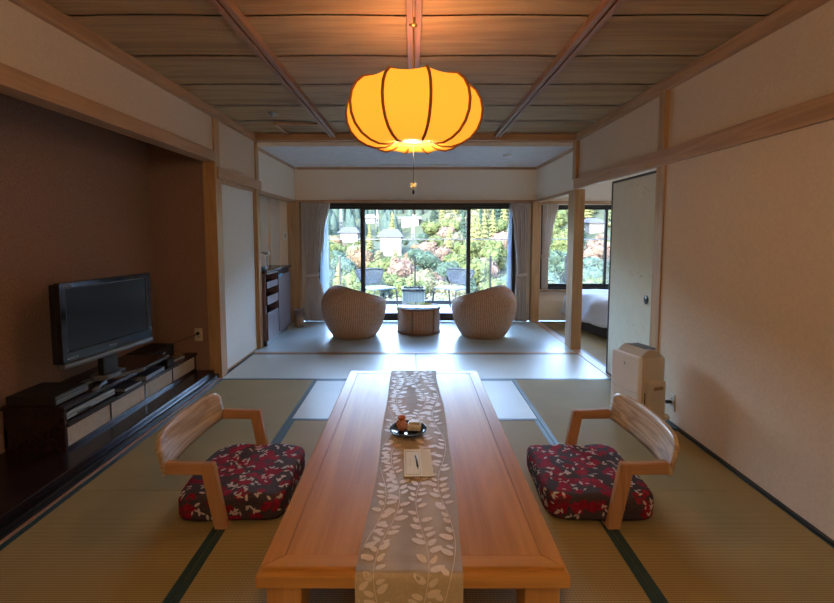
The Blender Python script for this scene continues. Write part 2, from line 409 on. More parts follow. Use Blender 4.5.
# recess behind the cabinet
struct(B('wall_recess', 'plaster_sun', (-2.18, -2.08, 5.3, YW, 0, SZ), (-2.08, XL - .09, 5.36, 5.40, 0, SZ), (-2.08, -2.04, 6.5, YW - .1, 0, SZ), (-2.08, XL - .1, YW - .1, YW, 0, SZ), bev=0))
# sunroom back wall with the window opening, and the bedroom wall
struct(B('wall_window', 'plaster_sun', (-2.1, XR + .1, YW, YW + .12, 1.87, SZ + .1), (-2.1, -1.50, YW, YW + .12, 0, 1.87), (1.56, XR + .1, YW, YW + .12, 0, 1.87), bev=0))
struct(B('trim_20', 'beam_x', (XL, XR, YW - .05, YW + .02, 1.828, 1.872), bev=.004))
struct(B('trim_21', 'beam_x', (XL + .03, XR, YW - .02, YW + .02, SZ - .035, SZ), bev=.003))
struct(B('wall_bedroom', 'plaster_sun', (XR + .1, 5.0, YW, YW + .12, 0, .47), (XR + .1, 5.0, YW, YW + .12, 1.80, SZ + .1), (3.9, 5.0, YW, YW + .12, .47, 1.80),
         (4.9, 5.0, 3.3, YW, 0, SZ + .1), (XR + .1, 5.0, 3.3, 3.42, 0, SZ + .1), bev=0))
struct(B('trim_22', 'beam_x', (XR + .1, 4.9, YW - .06, YW, .468, .49), (XR + .1, 4.9, YW - .03, YW, 1.815, 1.86), bev=.003))
struct(B('ceiling_bedroom', 'sunceil', (XR + .1, 5.0, 3.3, YW + .1, SZ, SZ + .1), bev=0))
# main ceiling: cupped boards and rails
mb = MB()
ys = [YB + .02, .24, .79, 1.35, 1.91, 2.45, 2.99, 3.55, 4.12, 4.68, 5.26]
xs = [XL - .05, -.915, 0, .945, XR + .05]
for x0, x1 in zip(xs, xs[1:]):
    for y0, y1 in zip(ys, ys[1:]):
        tone = R_.random()
        def fn(u, v, x0=x0, x1=x1, y0=y0, y1=y1):
            return Vector((x0 + (x1 - x0) * u, y0 + (y1 - y0 - .003) * v, CZ - .004 + .006 * math.sin(PI * u) + .006 * v))
        mb.grid(fn, 8, 2)
ce = struct(mb.build('ceiling', 'cedar_x', recalc=False))
for n_, x in enumerate((-.915, 0, .945)):
    struct(B('trim_%d' % (23 + n_), 'rail', (x - .038, x - .007, YB, 5.25, CZ - .045, CZ + .01), (x + .007, x + .038, YB, 5.25, CZ - .045, CZ + .01), (x - .008, x + .008, YB, 5.25, CZ - .02, CZ + .01), bev=.003))
struct(B('trim_26', 'beam_x', (XL - .02, XR + .02, 5.24, 5.36, 2.415, CZ), bev=.004))
struct(B('ceiling_sunroom', 'sunceil', (-2.1, XR + .1, 5.36, YW + .1, SZ, SZ + .1), bev=0))
struct(B('trim_27', 'beam_y', (-1.43, -1.40, 4.74, 5.24, CZ - .02, CZ + .005), (-1.40, -.96, 4.74, 4.77, CZ - .02, CZ + .005), bev=.002))   # loft hatch frame

# sliding panels
d = struct(B('door_1', 'post', (XL - .05, XL - .02, 4.32, 4.40, .004, 1.87), (XL - .05, XL - .02, 5.27, 5.30, .004, 1.87), (XL - .05, XL - .02, 4.40, 5.27, 1.84, 1.87), (XL - .05, XL - .02, 4.40, 5.27, .004, .02), bev=.002))
B('door_paper', 'washi', (XL - .045, XL - .03, 4.40, 5.27, .02, 1.84), parent=d)
d = struct(B('door_2', 'frameblack', (XR + .02, XR + .045, 3.52, 3.535, .006, 1.855), (XR + .02, XR + .045, 4.35, 4.372, .006, 1.855), (XR + .02, XR + .045, 3.535, 4.35, 1.835, 1.855), (XR + .02, XR + .045, 3.535, 4.35, .006, .022), bev=.002))
dp = B('door_paper', 'fusuma', (XR + .024, XR + .041, 3.535, 4.35, .022, 1.835), parent=d)
mb = MB(); rr = random.Random(3)
for k in range(26):                                        # faint crane print in the paper
    y = rr.uniform(3.6, 4.28); z = rr.choice([rr.uniform(1.68, 1.8), rr.uniform(.2, .62), rr.uniform(.2, .62), rr.uniform(1.0, 1.05)])
    a = rr.uniform(-.6, .6); L = rr.uniform(.018, .04)
    for s_ in (-1, 1):
        t = a + s_ * .7
        mb.poly([(XR + .0235, y, z), (XR + .0235, y + L * math.cos(t) * s_, z + L * math.sin(t) * .7 + .006), (XR + .0235, y + L * .9 * math.cos(t) * s_, z + L * math.sin(t) * .7 - .006)])
mb.build('crane_print', 'spot', dp, recalc=False)
mb = MB(); mb.lathe([(.0, .004), (.026, .004), (.03, .0), (.036, 0), (.036, .006), (.0, .006)], n=24)
h = mb.build('pull', 'frameblack', d); h.data.transform(Matrix.Rotation(-PI / 2, 4, 'Y')); h.location = (XR + .026, 3.66, .83)

# ------------------------------------------------------------------ windows
def sash(w, x0, x1, z0, z1, y, fw=.035):
    sh = B('sash', 'alu', (x0, x0 + fw, y, y + .03, z0, z1), (x1 - fw, x1, y, y + .03, z0, z1), (x0 + fw, x1 - fw, y, y + .03, z1 - fw, z1), (x0 + fw, x1 - fw, y, y + .03, z0, z0 + fw * 1.6), parent=w, bev=.002)
    B('pane', 'glass', (x0 + fw, x1 - fw, y + .013, y + .017, z0 + fw * 1.6, z1 - fw), parent=sh, bev=0)
w = struct(B('window_1', 'alu', (-1.52, 1.58, YW + .0, YW + .1, 1.775, 1.83), (-1.52, 1.58, YW, YW + .12, 0, .035), (-1.52, -1.46, YW, YW + .1, 0.03, 1.78), (1.52, 1.58, YW, YW + .1, .03, 1.78), bev=.003))
sash(w, -1.46, -.76, .035, 1.775, YW + .05); sash(w, -.83, .875, .035, 1.775, YW + .015, .05); sash(w, .815, 1.52, .035, 1.775, YW + .05)
B('latch', 'black', (-.80, -.785, YW - .005, YW + .015, 1.0, 1.10), parent=w); B('latch', 'black', (.835, .85, YW - .005, YW + .015, 1.0, 1.10), parent=w)
w = struct(B('window_2', 'alu', (XR + .1, 3.9, YW, YW + .1, 1.765, 1.80), (XR + .1, 3.9, YW, YW + .1, .49, .525), (XR + .1, XR + .14, YW, YW + .1, .52, 1.77), (3.86, 3.9, YW, YW + .1, .52, 1.77), bev=.003))
sash(w, XR + .14, 3.0, .525, 1.765, YW + .05); sash(w, 2.96, 3.86, .525, 1.765, YW + .015)

# ------------------------------------------------------------------ curtains
def curtain(name, mat, label, edges, y, n, amp, tie=None, group=None, par=None, cat='curtain'):
    """edges: list of (z, x_outer, x_inner) from top to bottom"""
    def ed(z):
        for (z0, a0, b0), (z1, a1, b1) in zip(edges, edges[1:]):
            if z <= z0 and z >= z1:
                t = (z0 - z) / (z0 - z1); t = t * t * (3 - 2 * t); return a0 + (a1 - a0) * t, b0 + (b1 - b0) * t
        return edges[-1][1:]
    z0, z1 = edges[0][0], edges[-1][0]
    w0 = abs(edges[0][1] - edges[0][2])
    def fn(u, v):
        z = z0 + (z1 - z0) * v; a, b = ed(z)
        k = min(1, abs(b - a) / w0 + .15)
        return Vector((a + (b - a) * (u + .012 * math.sin(2 * PI * n * u * .5 + 4 * v)), y + amp * k * math.sin(2 * PI * n * u + .8 * math.sin(3 * v)) , z))
    mb = MB(); mb.grid(fn, n * 10, 40)
    r = root(name, label, cat, ((edges[0][1] + edges[0][2]) / 2, y, z1), group=group)
    o = mb.build('cloth', mat, r, solid=.004); o.data.transform(Matrix.Translation(-Vector(r.location)))
    if tie:
        a, b = ed(tie); lo, hi = min(a, b) - .012, max(a, b) + .012
        t = MB(); c = (lo + hi) / 2; rx = (hi - lo) / 2
        t.grid(lambda u, v: Vector((c + rx * math.cos(2 * PI * u), y + (amp + .012) * math.sin(2 * PI * u), tie - .03 + .06 * v + .02 * math.cos(2 * PI * u))), 24, 2, wrap=True)
        o = t.build('tieback', mat, r, solid=.005); o.data.transform(Matrix.Translation(-Vector(r.location)))
    t = MB()
    a, b = edges[0][1:]
    return r
gl = 'gathered drapes of the sunroom window'
curtain('drape', 'drape', 'taupe drape tied back at the left end of the sunroom window', [(1.825, -1.70, -1.27), (1.4, -1.70, -1.36), (.73, -1.64, -1.46), (.45, -1.67, -1.39), (.012, -1.67, -1.37)], 6.93, 9, .028, .73, gl)
curtain('drape', 'drape', 'taupe drape tied back at the right end of the sunroom window', [(1.825, 1.74, 1.47), (1.4, 1.74, 1.52), (.73, 1.72, 1.59), (.45, 1.73, 1.55), (.012, 1.74, 1.54)], 6.93, 7, .028, .73, gl)
gs = 'sheer net curtains behind the drapes'
curtain('sheer_curtain', 'sheer', 'pale blue sheer net behind the left drape', [(1.82, -1.45, -1.32), (.012, -1.45, -1.31)], 7.0, 6, .012, None, gs)
curtain('sheer_curtain', 'sheer', 'pale blue sheer net behind the right drape', [(1.82, 1.50, 1.50 - .04), (1.2, 1.50, 1.44), (.012, 1.51, 1.43)], 7.0, 4, .012, None, gs)
curtain('drape', 'drape', 'short grey drape tied back in the bedroom window beside the corner post', [(1.81, 1.96, 2.20), (1.4, 1.96, 2.12), (1.03, 1.96, 2.06), (.8, 1.96, 2.06), (.50, 1.965, 2.06)], 6.97, 6, .02, 1.03)

# ------------------------------------------------------------------ low table
TX, TY, TZ = 0.0, 1.30, .345
t = root('low_table', 'long honey-coloured low table with mitred border standing on the tatami', 'table', (-.003, TY, 0))
W, D_ = .478, 2.04
e = .058
def frame_prism(mb, pts, z0, z1): mb.prism([(x, y, z0) for x, y in pts], (0, 0, z1 - z0), bev=.0015)
x0, x1, y0, y1 = -W + .012, W - .012, .025, D_ - .012
i0, i1, j0, j1 = x0 + e, x1 - e, y0 + e * .9, y1 - e
B('table_top', 'table', (i0 + .001, i1 - .001, j0 + .001, j1 - .001, TZ - .03, TZ - .0015), parent=t, bev=.0015)
for pts, m in (([(x0, y0), (i0, j0), (i0, j1), (x0, y1)], 'table'), ([(x1, y0), (i1, j0), (i1, j1), (x1, y1)], 'table'), ([(x0, y0), (x1, y0), (i1, j0), (i0, j0)], 'table_x'), ([(x0, y1), (x1, y1), (i1, j1), (i0, j1)], 'table_x')):
    mb = MB(); frame_prism(mb, pts, TZ - .03, TZ); mb.build('border_board', m, t)
mb = MB(); mb.box(-W, W, 0, D_, TZ - .052, TZ - .012, bev=.005); mb.build('apron', 'table_x', t)
for sx in (-1, 1):
    for yy in (.03, D_ - .15):
        B('leg', 'table_z', (sx * (W - .02) if sx < 0 else W - .13, -(W - .13) if sx < 0 else W - .02, yy, yy + .12, 0, TZ - .05), parent=t, bev=.006)

# runner with leaf sprays woven in
RW = .17
ytop0, ytop1 = TY - .008, TY + D_ + .03
rr = random.Random(11)
def rx(y, s):                     # slightly wandering edges
    return s * (RW - .004 + .006 * math.sin(y * 3.1 + s) + .004 * math.sin(y * 7 + 2 * s)) + (.012 if y > 2.4 else .012 * (y - TY) / 1.1) - .008
hang = .13
def rpos(u, s):                   # s: arclength, 0 at the bottom of the front hang
    if s < hang: y, z = TY - .012, TZ + .002 - (hang - s)
    else:
        y = TY - .012 + (s - hang); z = TZ + .0025
        if y > TY + D_ - .006: z -= (y - (TY + D_ - .006)); y = TY + D_ - .002 + min(.01, (y - (TY + D_ - .006)))
        z += .0018 * (1 + math.sin(y * 23 + u * 3)) * (.5 + .5 * math.sin(y * 5.3)) if TY + .05 < y < TY + D_ - .05 else 0
    a, b = rx(y, -1), rx(y, 1)
    return Vector((a + (b - a) * u, y, z))
S = hang + D_ + .08
mb = MB()
NS = 130
mb.grid(lambda u, v: rpos(u, S * v), 10, NS, 0, uvs=(.34, S))
for f in mb.bm.faces:
    c = f.calc_center_median()
    if c.y < TY - .004 : f.material_index = 2
def leafpts(cu, cs, ang, L, Wd):
    out = []
    for k in range(10):
        a = 2 * PI * k / 10; px = L * .5 * (1 + math.cos(a)); py = Wd * .5 * math.sin(a) * (1 if abs(math.cos(a)) < .99 else .2) * (1 - .25 * math.cos(a))
        out.append((cu + px * math.cos(ang) - py * math.sin(ang), cs + px * math.sin(ang) + py * math.cos(ang)))
    return out
OC = [0]
def put(pts, mi=1):
    q = []; OC[0] = (OC[0] + 1) % 23; oo = OC[0] * .00004
    for du, s in pts:
        if s < .004 or s > S - .09: return
        u = .5 + du / .34
        if not .02 < u < .98: return
        p = rpos(u, s); q.append(p + (Vector((0, -.0012 - oo, 0)) if s < hang + .004 else Vector((0, 0, .0014 + oo))))
    f = mb.bm.faces.new([mb.bm.verts.new(p) for p in q]); f.material_index = mi
for base in (-.085, .035, .125, -.14):
    s = rr.uniform(0, .05); ph = rr.uniform(0, 6); k = 0
    while s < S - .1:
        du = base + .028 * math.sin(s * 9 + ph); du2 = base + .028 * math.sin((s + .02) * 9 + ph)
        put([(du - .0012, s), (du + .0012, s), (du2 + .0012, s + .02), (du2 - .0012, s + .02)])
        if k % 2 == 0:
            sd = 1 if (k // 2) % 2 else -1
            a = PI / 2 - sd * rr.uniform(.7, 1.2)
            L = rr.uniform(.035, .055)
            put(leafpts(du + sd * .006, s + .01, a, L, L * .5))
            if rr.random() < .7:
                put(leafpts(du - sd * .006, s + .002, PI / 2 + sd * rr.uniform(.5, 1.3), L * .8, L * .42))
        s += .02; k += 1
rn = mb.build('table_runner', ['runner', 'runleaf', 'runhang_shade'], recalc=False)
center(rn)
tag(rn, 'champagne silk runner with woven leaf sprays lying along the low table', 'table runner')

# plate with two wrapped sweets, note paper, envelope, pen
pz = TZ + .0075
pl = root('plate', 'small round black glazed plate on the table runner', 'plate', (-.030, 2.265, pz))
mb = MB(); mb.lathe([(0, 0), (.05, 0), (.055, .003), (.085, .012), (.096, .018), (.094, .020), (.083, .015), (.05, .006), (0, .005)], n=40); mb.build('dish', 'plate', pl)
sw = root('wrapped_sweet', 'pinkish brown sweet twisted in wrap with orange tie, left side of the black plate', 'sweet', (-.062, 2.262, pz + .009), .25)
mb = MB()
def blob(u, v):
    a = 2 * PI * u; t = v
    r = .030 * (math.sin(PI * min(.999, t * .9 + .05)) ** .6) * (1 + .12 * math.sin(a * 7 + t * 4))
    return Vector((r * math.cos(a) * .9, r * math.sin(a) * 1.35, .055 * t))
mb.grid(blob, 28, 10, wrap=True); mb.build('wrapper', 'wrap_pink', sw)
mb = MB(); mb.lathe([(.009, 0), (.013, .003), (.011, .006), (.018, .014), (.021, .022), (.012, .016), (0, .01)], (0, .0, .050), 14); mb.build('ribbon', 'wrap_orange', sw)
sw = root('wrapped_sweet', 'pale cream wrapped sweet with green gold band, right side of the black plate', 'sweet', (.002, 2.275, pz + .0095), -.1)
mb = MB(); mb.box(-.036, .036, -.030, .030, 0, .030, bev=.009, seg=3); mb.build('wrapper', 'wrap_white', sw)
mb = MB(); mb.box(-.0365, .0365, -.013, .013, .0, .0312, bev=.006); mb.build('band', 'wrap_green', sw)
mb = MB(); mb.box(-.028, .028, -.02, .02, .0312, .044, bev=.006); mb.build('folded_top', 'wrap_white', sw)
nz = TZ + .0075
en = root('envelope', 'cream paper folder lying under the note sheet on the runner', 'envelope', (.018, 1.95, nz), .03)
mb = MB(); mb.box(-.062, .062, -.122, .122, 0, .002, bev=.0005); mb.build('folder', 'paper2', en)
no = root('note_sheet', 'pale printed card with thin ruled border on the runner, pen on top', 'paper', (-.006, 1.945, nz + .0022), .03)
mb = MB(); mb.box(-.038, .038, -.114, .114, 0, .001); mb.build('sheet', 'paper', no)
mb = MB()
for a in ((-.031, .031, .100, .1015), (-.031, .031, -.1015, -.100), (-.031, -.0298, -.10, .10), (.0298, .031, -.10, .10)): mb.box(a[0], a[1], a[2], a[3], .001, .0013)
for k in range(6): mb.box(-.012, -.0108, -.03 + k * .011, -.022 + k * .011, .001, .0013)
mb.build('printed_border', 'ink', no)
pe = root('pen', 'slim dark blue pen lying on the printed card', 'pen', (.012, 1.945, nz + .0036), .1)
mb = MB(); mb.tube([(0, -.055, .0045), (0, .045, .0045)], .0042, 10); pb = mb.build('barrel', 'pen', pe)
mb = MB(); mb.tube([(0, .045, .0045), (0, .058, .0045)], [.004, .002], 10); mb.build('push_button', 'silver', pb)
mb = MB(); mb.tube([(0, -.055, .0045), (0, -.067, .0045)], [.004, .0012], 10); mb.build('tip', 'silver', pb)
mb = MB(); mb.tube([(.002, .04, .0092), (.002, .01, .0092)], .0012, 6); mb.build('clip', 'silver', pb)

# ------------------------------------------------------------------ legless chairs and cushions
def floor_chair(loc, label, mir):
    r = root('floor_chair', label, 'chair', loc, 0, 'legless oak chairs at the low table')
    s = mir          # +1: chair on the left facing +x ; -1: mirrored
    for yy in (-.315, .315):
        yb = yy - .018; d = (0, .036, 0)
        # leg: slanted post from floor to arm
        mb = MB(); mb.prism([(s * .040, yb, 0), (s * -.018, yb, 0), (s * -.068, yb, .262), (s * -.068, yb, .315), (s * -.014, yb, .315)], d, bev=.004)
        mb.build('leg', 'oak_z', r)
        mb = MB(); mb.prism([(s * -.055, yb + .001, .263), (s * -.055, yb + .001, .314), (s * -.235, yb + .001, .322), (s * -.235, yb + .001, .265)], (0, .034, 0), bev=.004)
        mb.build('arm', 'oak', r)
    mb = MB()
    def fb(u, v, off=0):
        y = -.335 + .67 * u; c = 1 - (abs(y) / .335) ** 2.2
        ht = .165 * (1 - max(0, (abs(y) - .27) / .065) ** 2 * .22)
        z = .262 + ht * v + .010 * c * v
        x = -.230 - .036 * c - .028 * v - .012 * c * v - off
        return Vector((s * x, y, z))
    n1, n2 = 30, 8
    g = [[[mb.bm.verts.new(fb(i / n1, j / n2, o)) for j in range(n2 + 1)] for i in range(n1 + 1)] for o in (0, .016)]
    for i in range(n1):
        for j in range(n2):
            for k in (0, 1):
                mb.bm.faces.new((g[k][i][j], g[k][i + 1][j], g[k][i + 1][j + 1], g[k][i][j + 1])).smooth = True
        for j in (0, n2): mb.bm.faces.new((g[0][i][j], g[0][i + 1][j], g[1][i + 1][j], g[1][i][j]))
    for j in range(n2):
        for i in (0, n1): mb.bm.faces.new((g[0][i][j], g[0][i][j + 1], g[1][i][j + 1], g[1][i][j]))
    mb.build('backrest', 'ash', r)
    B('seat_board', 'oak', (min(s * -.16, s * .14), max(s * -.16, s * .14), -.24, .24, 0.0, .006), (min(s * -.022, s * .042), max(s * -.022, s * .042), -.298, .298, 0.0, .006), parent=r)
    return r
floor_chair((-.905, 2.335, .0), 'oak legless chair with curved backrest, on the tatami left of the table', 1)
floor_chair((.935, 2.335, .0), 'oak legless chair with curved backrest, on the tatami right of the table', -1)
def floor_cushion(loc, label, seed, rz):
    r_ = random.Random(seed)
    mb = MB(); a, b, h = .262, .280, .128
    def f(u, v):
        th = 2 * PI * u; ph = -PI / 2 + PI * v
        ex = 7.0
        ct, st = math.cos(th), math.sin(th)
        k = (abs(ct) ** ex + abs(st) ** ex) ** (-1 / ex)
        cp = abs(math.cos(ph)) ** .10; sp = math.copysign(abs(math.sin(ph)) ** .45, math.sin(ph))
        z = h / 2 + h / 2 * sp
        bulge = 1 + .01 * math.sin(5 * th + seed)
        return Vector((a * k * ct * cp * bulge, b * k * st * cp * bulge, z + .006 * math.sin(9 * ct * cp + seed) * max(0, sp)))
    mb.grid(f, 72, 20, wrap=True)
    bmesh.ops.recalc_face_normals(mb.bm, faces=mb.bm.faces)
    if sum((f.calc_center_median() - Vector((0, 0, h / 2))).dot(f.normal) for f in mb.bm.faces) < 0: bmesh.ops.reverse_faces(mb.bm, faces=mb.bm.faces)
    bvh = BVHTree.FromBMesh(mb.bm)
    def stamp(p0, nrm, pts, mi, off):
        t = nrm.cross(Vector((0, 0, 1)))
        if t.length < .1: t = Vector((1, 0, 0))
        t.normalize(); bb = nrm.cross(t)
        q = []
        for x, y in pts:
            w = p0 + t * x + bb * y
            hit = bvh.find_nearest(w)
            if hit[0] is None: return
            q.append(hit[0] + hit[1] * off)
        c = sum(q, Vector()) / len(q)
        hc = bvh.find_nearest(c); c = hc[0] + hc[1] * off
        vc = mb.bm.verts.new(c); vs = [mb.bm.verts.new(w) for w in q]
        for i in range(len(vs)):
            ff = mb.bm.faces.new((vc, vs[i], vs[(i + 1) % len(vs)])); ff.material_index = mi
    def rnd():
        while True:
            p = Vector((r_.uniform(-.3, .3), r_.uniform(-.3, .3), r_.uniform(0.005, .16)))
            loc_, n_, _, dd = bvh.find_nearest(p)
            if n_.z > -.3: return loc_, (n_ if n_.dot(loc_ - Vector((0, 0, h / 2))) > 0 else -n_)
    for k in range(170):
        p, n = rnd(); R0 = r_.uniform(.016, .03); ph = r_.uniform(0, 6)
        pts = [(R0 * (1 + .22 * math.sin(5 * 2 * PI * i / 15 + ph)) * math.cos(2 * PI * i / 15), R0 * (1 + .22 * math.sin(5 * 2 * PI * i / 15 + ph)) * math.sin(2 * PI * i / 15)) for i in range(15)]
        stamp(p, n, pts, 1 if r_.random() < .5 else 2, .0008 + .0004 * r_.random())
    for k in range(190):
        p, n = rnd(); L = r_.uniform(.020, .038); an = r_.uniform(0, 2 * PI)
        pts = [(x * math.cos(an) - y * math.sin(an), x * math.sin(an) + y * math.cos(an)) for x, y in [(-L / 2, 0), (-L * .2, L * .2), (L * .2, L * .18), (L / 2, 0), (L * .15, -L * .16), (-L * .25, -L * .17)]]
        stamp(p, n, pts, 3, .0018)
        if r_.random() < .5:
            an += 1.3; q = p + Vector((r_.uniform(-.02, .02), r_.uniform(-.02, .02), 0))
            stamp(q, n, [(x * math.cos(an) - y * math.sin(an), x * math.sin(an) + y * math.cos(an)) for x, y in [(-L / 2, 0), (-L * .2, L * .15), (L * .2, L * .15), (L / 2, 0), (L * .15, -L * .12), (-L * .25, -L * .12)]], 3, .0018)
    o = mb.build('floor_cushion', ['cushion', 'petal', 'petal2', 'leafw'], recalc=False)
    # winding of the swept body decides nothing here; keep stamps outward
    o.location = loc; o.rotation_euler.z = rz
    tag(o, label, 'cushion', 'floral seat cushions')
floor_cushion((-.885, 2.322, .007), 'thick crimson and white floral cushion on the left legless chair', 5, .02)
floor_cushion((.905, 2.322, .007), 'thick crimson and white floral cushion on the right legless chair', 9, -.03)

# ------------------------------------------------------------------ pumpkin lantern
la = root('pendant_lantern', 'amber pumpkin-shaped pendant lantern with brown ribs hanging from the boarded ceiling', 'pendant lamp', (-.003, 2.45, 1.80))
prof = [(.12, .318), (.15, .332), (.19, .345), (.235, .350), (.285, .338), (.322, .305), (.346, .262), (.355, .21), (.350, .16), (.33, .11), (.295, .068), (.25, .04), (.20, .024), (.15, .026), (.115, .038), (.095, .05)]
NR = 10
def gore(i, j, u):
    a0 = 2 * PI * (i + .5) / NR - PI / 2 - .09; a1 = a0 + 2 * PI / NR
    r, z = prof[j]
    p0 = Vector((r * math.cos(a0), r * math.sin(a0), z)); p1 = Vector((r * math.cos(a1), r * math.sin(a1), z))
    p = p0.lerp(p1, u); ang = math.atan2(p.y, p.x)
    sag = .85          # fabric between a chord and the full round
    q = Vector((r * math.cos(ang), r * math.sin(ang), z))
    p = p.lerp(q, 1 - sag)
    p.z += -.010 * math.sin(PI * u) * (1 if z > .25 else -.6)
    return p
mb = MB()
for i in range(NR):
    g = [[mb.bm.verts.new(gore(i, j, k / 8)) for j in range(len(prof))] for k in range(9)]
    for k in range(8):
        for j in range(len(prof) - 1): mb.bm.faces.new((g[k][j], g[k + 1][j], g[k + 1][j + 1], g[k][j + 1])).smooth = True
mb.build('lamp_shade', 'shade', la)
for i in range(NR):
    a = 2 * PI * (i + .5) / NR - PI / 2 - .09; mb = MB()
    mb.tube([((r + .003) * math.cos(a), (r + .003) * math.sin(a), z) for r, z in prof], .0075, 8); mb.build('rib', 'rib', la)
mb = MB(); mb.tube([(.097 * math.cos(a * PI / 16), .097 * math.sin(a * PI / 16), .048) for a in range(32)], .005, 6, closed=True); mb.build('rim', 'rib', la); mb = MB(); mb.tube([(.12 * math.cos(a * PI / 16), .12 * math.sin(a * PI / 16), .318) for a in range(32)], .005, 6, closed=True); mb.build('rim', 'rib', la)
mb = MB(); mb.lathe([(0, .052), (.094, .052), (.094, .054), (0, .054)], n=32); mb.build('diffuser', 'shade_in', la)
mb = MB(); mb.tube([(0, 0, .054), (0, 0, .66)], .004, 8); mb.lathe([(0, .63), (.02, .64), (.028, .66), (.028, .69), (0, .69)], n=20); mb.build('suspension', 'brass', la)
mb = MB(); mb.tube([(0, 0, .052), (0, 0, -.20)], .0012, 6); pc = mb.build('pull_cord', 'black', la)
mb = MB(); mb.box(-.016, .016, -.004, .004, -.172, -.166); mb.box(-.016, .016, -.004, .004, -.186, -.180); mb.box(-.004, .004, -.004, .004, -.186, -.166); mb.build('cord_tag', 'brass', pc)
mb = MB(); mb.lathe([(0, -.225), (.006, -.222), (.007, -.205), (.003, -.198), (0, -.197)], n=12); mb.build('toggle', 'black', pc)

# ceiling bits
sp = root('sprinkler_head', 'small metal sprinkler head on the boarded ceiling left of the hatch', 'sprinkler', (-1.32, 4.36, CZ - .029))
mb = MB(); mb.lathe([(0, .028), (.045, .028), (.045, .022), (.012, .018), (.012, .004), (.022, .002), (.022, 0), (0, 0)], n=20); mb.build('head', 'silver', sp)
sd = root('smoke_detector', 'round white smoke detector on the sunroom ceiling', 'smoke detector', (1.20, 5.95, SZ - .035))
mb = MB(); mb.lathe([(0, .035), (.055, .035), (.058, .018), (.045, .004), (.02, 0), (0, 0)], n=28); mb.build('housing', 'white', sd)
ve = root('air_vent', 'long narrow slot vent in the sunroom ceiling', 'vent', (.0, 6.75, SZ - .008))
B('vent_frame', 'white', (-.52, .52, -.03, -.022, 0, .012), (-.52, .52, .022, .03, 0, .012), (-.52, -.512, -.022, .022, 0, .012), (.512, .52, -.022, .022, 0, .012), parent=ve)
B('vent_slot', 'black', (-.51, .51, -.022, .022, .004, .009), parent=ve, bev=0)
cl = root('added_fill_globe', 'warm white globe lamp added as unseen fill light behind the viewpoint', 'pendant lamp', (.0, -.32, 1.98))  # added lamp out of view, there to brighten the room
mb = MB(); mb.lathe([(.2 * math.sin(PI * k / 20) if 0 < k < 20 else 0, .2 - .2 * math.cos(PI * k / 20)) for k in range(21)], n=36); mb.build('globe', 'fill_globe_glow', cl)
mb = MB(); mb.tube([(0, 0, .40), (0, 0, .51)], .004, 8); mb.lathe([(0, .39), (.04, .392), (.04, .41), (0, .415)], n=20); mb.build('suspension', 'brass', cl)

# ------------------------------------------------------------------ tv corner
PZ = .082
ts = root('tv_stand', 'long dark wenge tv stand with pale woven doors in the brown alcove', 'tv stand', (-2.05, 2.59, PZ))
# local: x from 0 (front) to -.36 (back); y 0..1.61
Lh = 1.61
B('carcass', 'darkwood', (-.36, 0, 0, Lh, 0, .022), (-.36, -.34, 0, Lh, .02, .14), (-.36, 0, 0, .02, .02, .25), (-.36, -.002, Lh - .02, Lh, .02, .14), parent=ts, bev=.002)
B('lower_shelf', 'darkwood', (-.36, .008, .02, Lh + .01, .140, .166), parent=ts, bev=.006)
B('top_board', 'darkwood', (-.36, .012, -.015, 1.14, .252, .278), parent=ts, bev=.004)
B('end_support', 'darkwood', (-.36, -.10, 1.11, 1.135, .166, .252), parent=ts, bev=.002)
for k in range(4):
    y = .025 + k * .394
    dd = MB(); dd.box(-.022, -.004, y, y + .376, .024, .137, bev=.001); dd = dd.build('door', 'panel', ts)
    B('divider', 'darkwood', (-.02, .0, y + .376, y + .39, .022, .14), parent=ts, bev=.001)
tv = root('television', 'glossy black flat screen television on the dark stand', 'television', (-2.055, 3.06, PZ + .279), -.13 + PI / 2)
# local x = along width, local -y = out of the screen ... rotate so that the screen looks to +X
TW, T0, TH = .385, .18, .53
def tvb(*b): return [b]
B('bezel', 'tvblack', (-TW, TW, 0, .035, T0 + .04, T0 + .105), (-TW, TW, 0, .035, T0 + TH - .035, T0 + TH), (-TW, -TW + .04, 0, .035, T0 + .1, T0 + TH - .03), (TW - .04, TW, 0, .035, T0 + .1, T0 + TH - .03), parent=tv, bev=.004)
sn = B('screen', 'screen', (-TW + .035, TW - .035, .008, .02, T0 + .10, T0 + TH - .03), parent=tv, bev=.0)
B('screen_edge', 'grey', (-TW + .038, TW - .038, .0015, .008, T0 + .100, T0 + .104), (-TW + .038, TW - .038, .0015, .008, T0 + TH - .037, T0 + TH - .033), (-TW + .037, -TW + .041, .0015, .008, T0 + .1, T0 + TH - .033), (TW - .041, TW - .037, .0015, .008, T0 + .1, T0 + TH - .033), parent=sn, bev=0)
B('speaker_bar', 'grey', (-TW + .002, TW - .002, -.006, .05, T0 + .004, T0 + .038), parent=tv, bev=.012)
B('back_shell', 'black', (-TW + .01, TW - .01, .03, .085, T0 + .03, T0 + TH - .01), (-.25, .25, .08, .11, T0 + .06, T0 + .40), parent=tv, bev=.01)
mb = MB(); mb.box(-.065, .065, .025, .07, .045, T0 + .03, bev=.008); mb.build('neck', 'black', tv)
mb = MB(); mb.prism([(-.06, 0, .02), (.06, 0, .02), (.10, .07, .02), (.06, .14, .02), (-.06, .14, .02), (-.10, .07, .02)], (0, 0, .03), bev=.006)
mb.prism([(-.06, .01, .003), (-.03, .05, .003), (-.20, -.06, .003), (-.24, -.045, .003)], (0, 0, .022), bev=.004)
mb.prism([(.06, .01, .003), (.03, .05, .003), (.20, -.06, .003), (.24, -.045, .003)], (0, 0, .022), bev=.004)
mb.box(-.22, .22, .10, .16, .001, .02, bev=.004); mb.build('stand_foot', 'grey', tv)
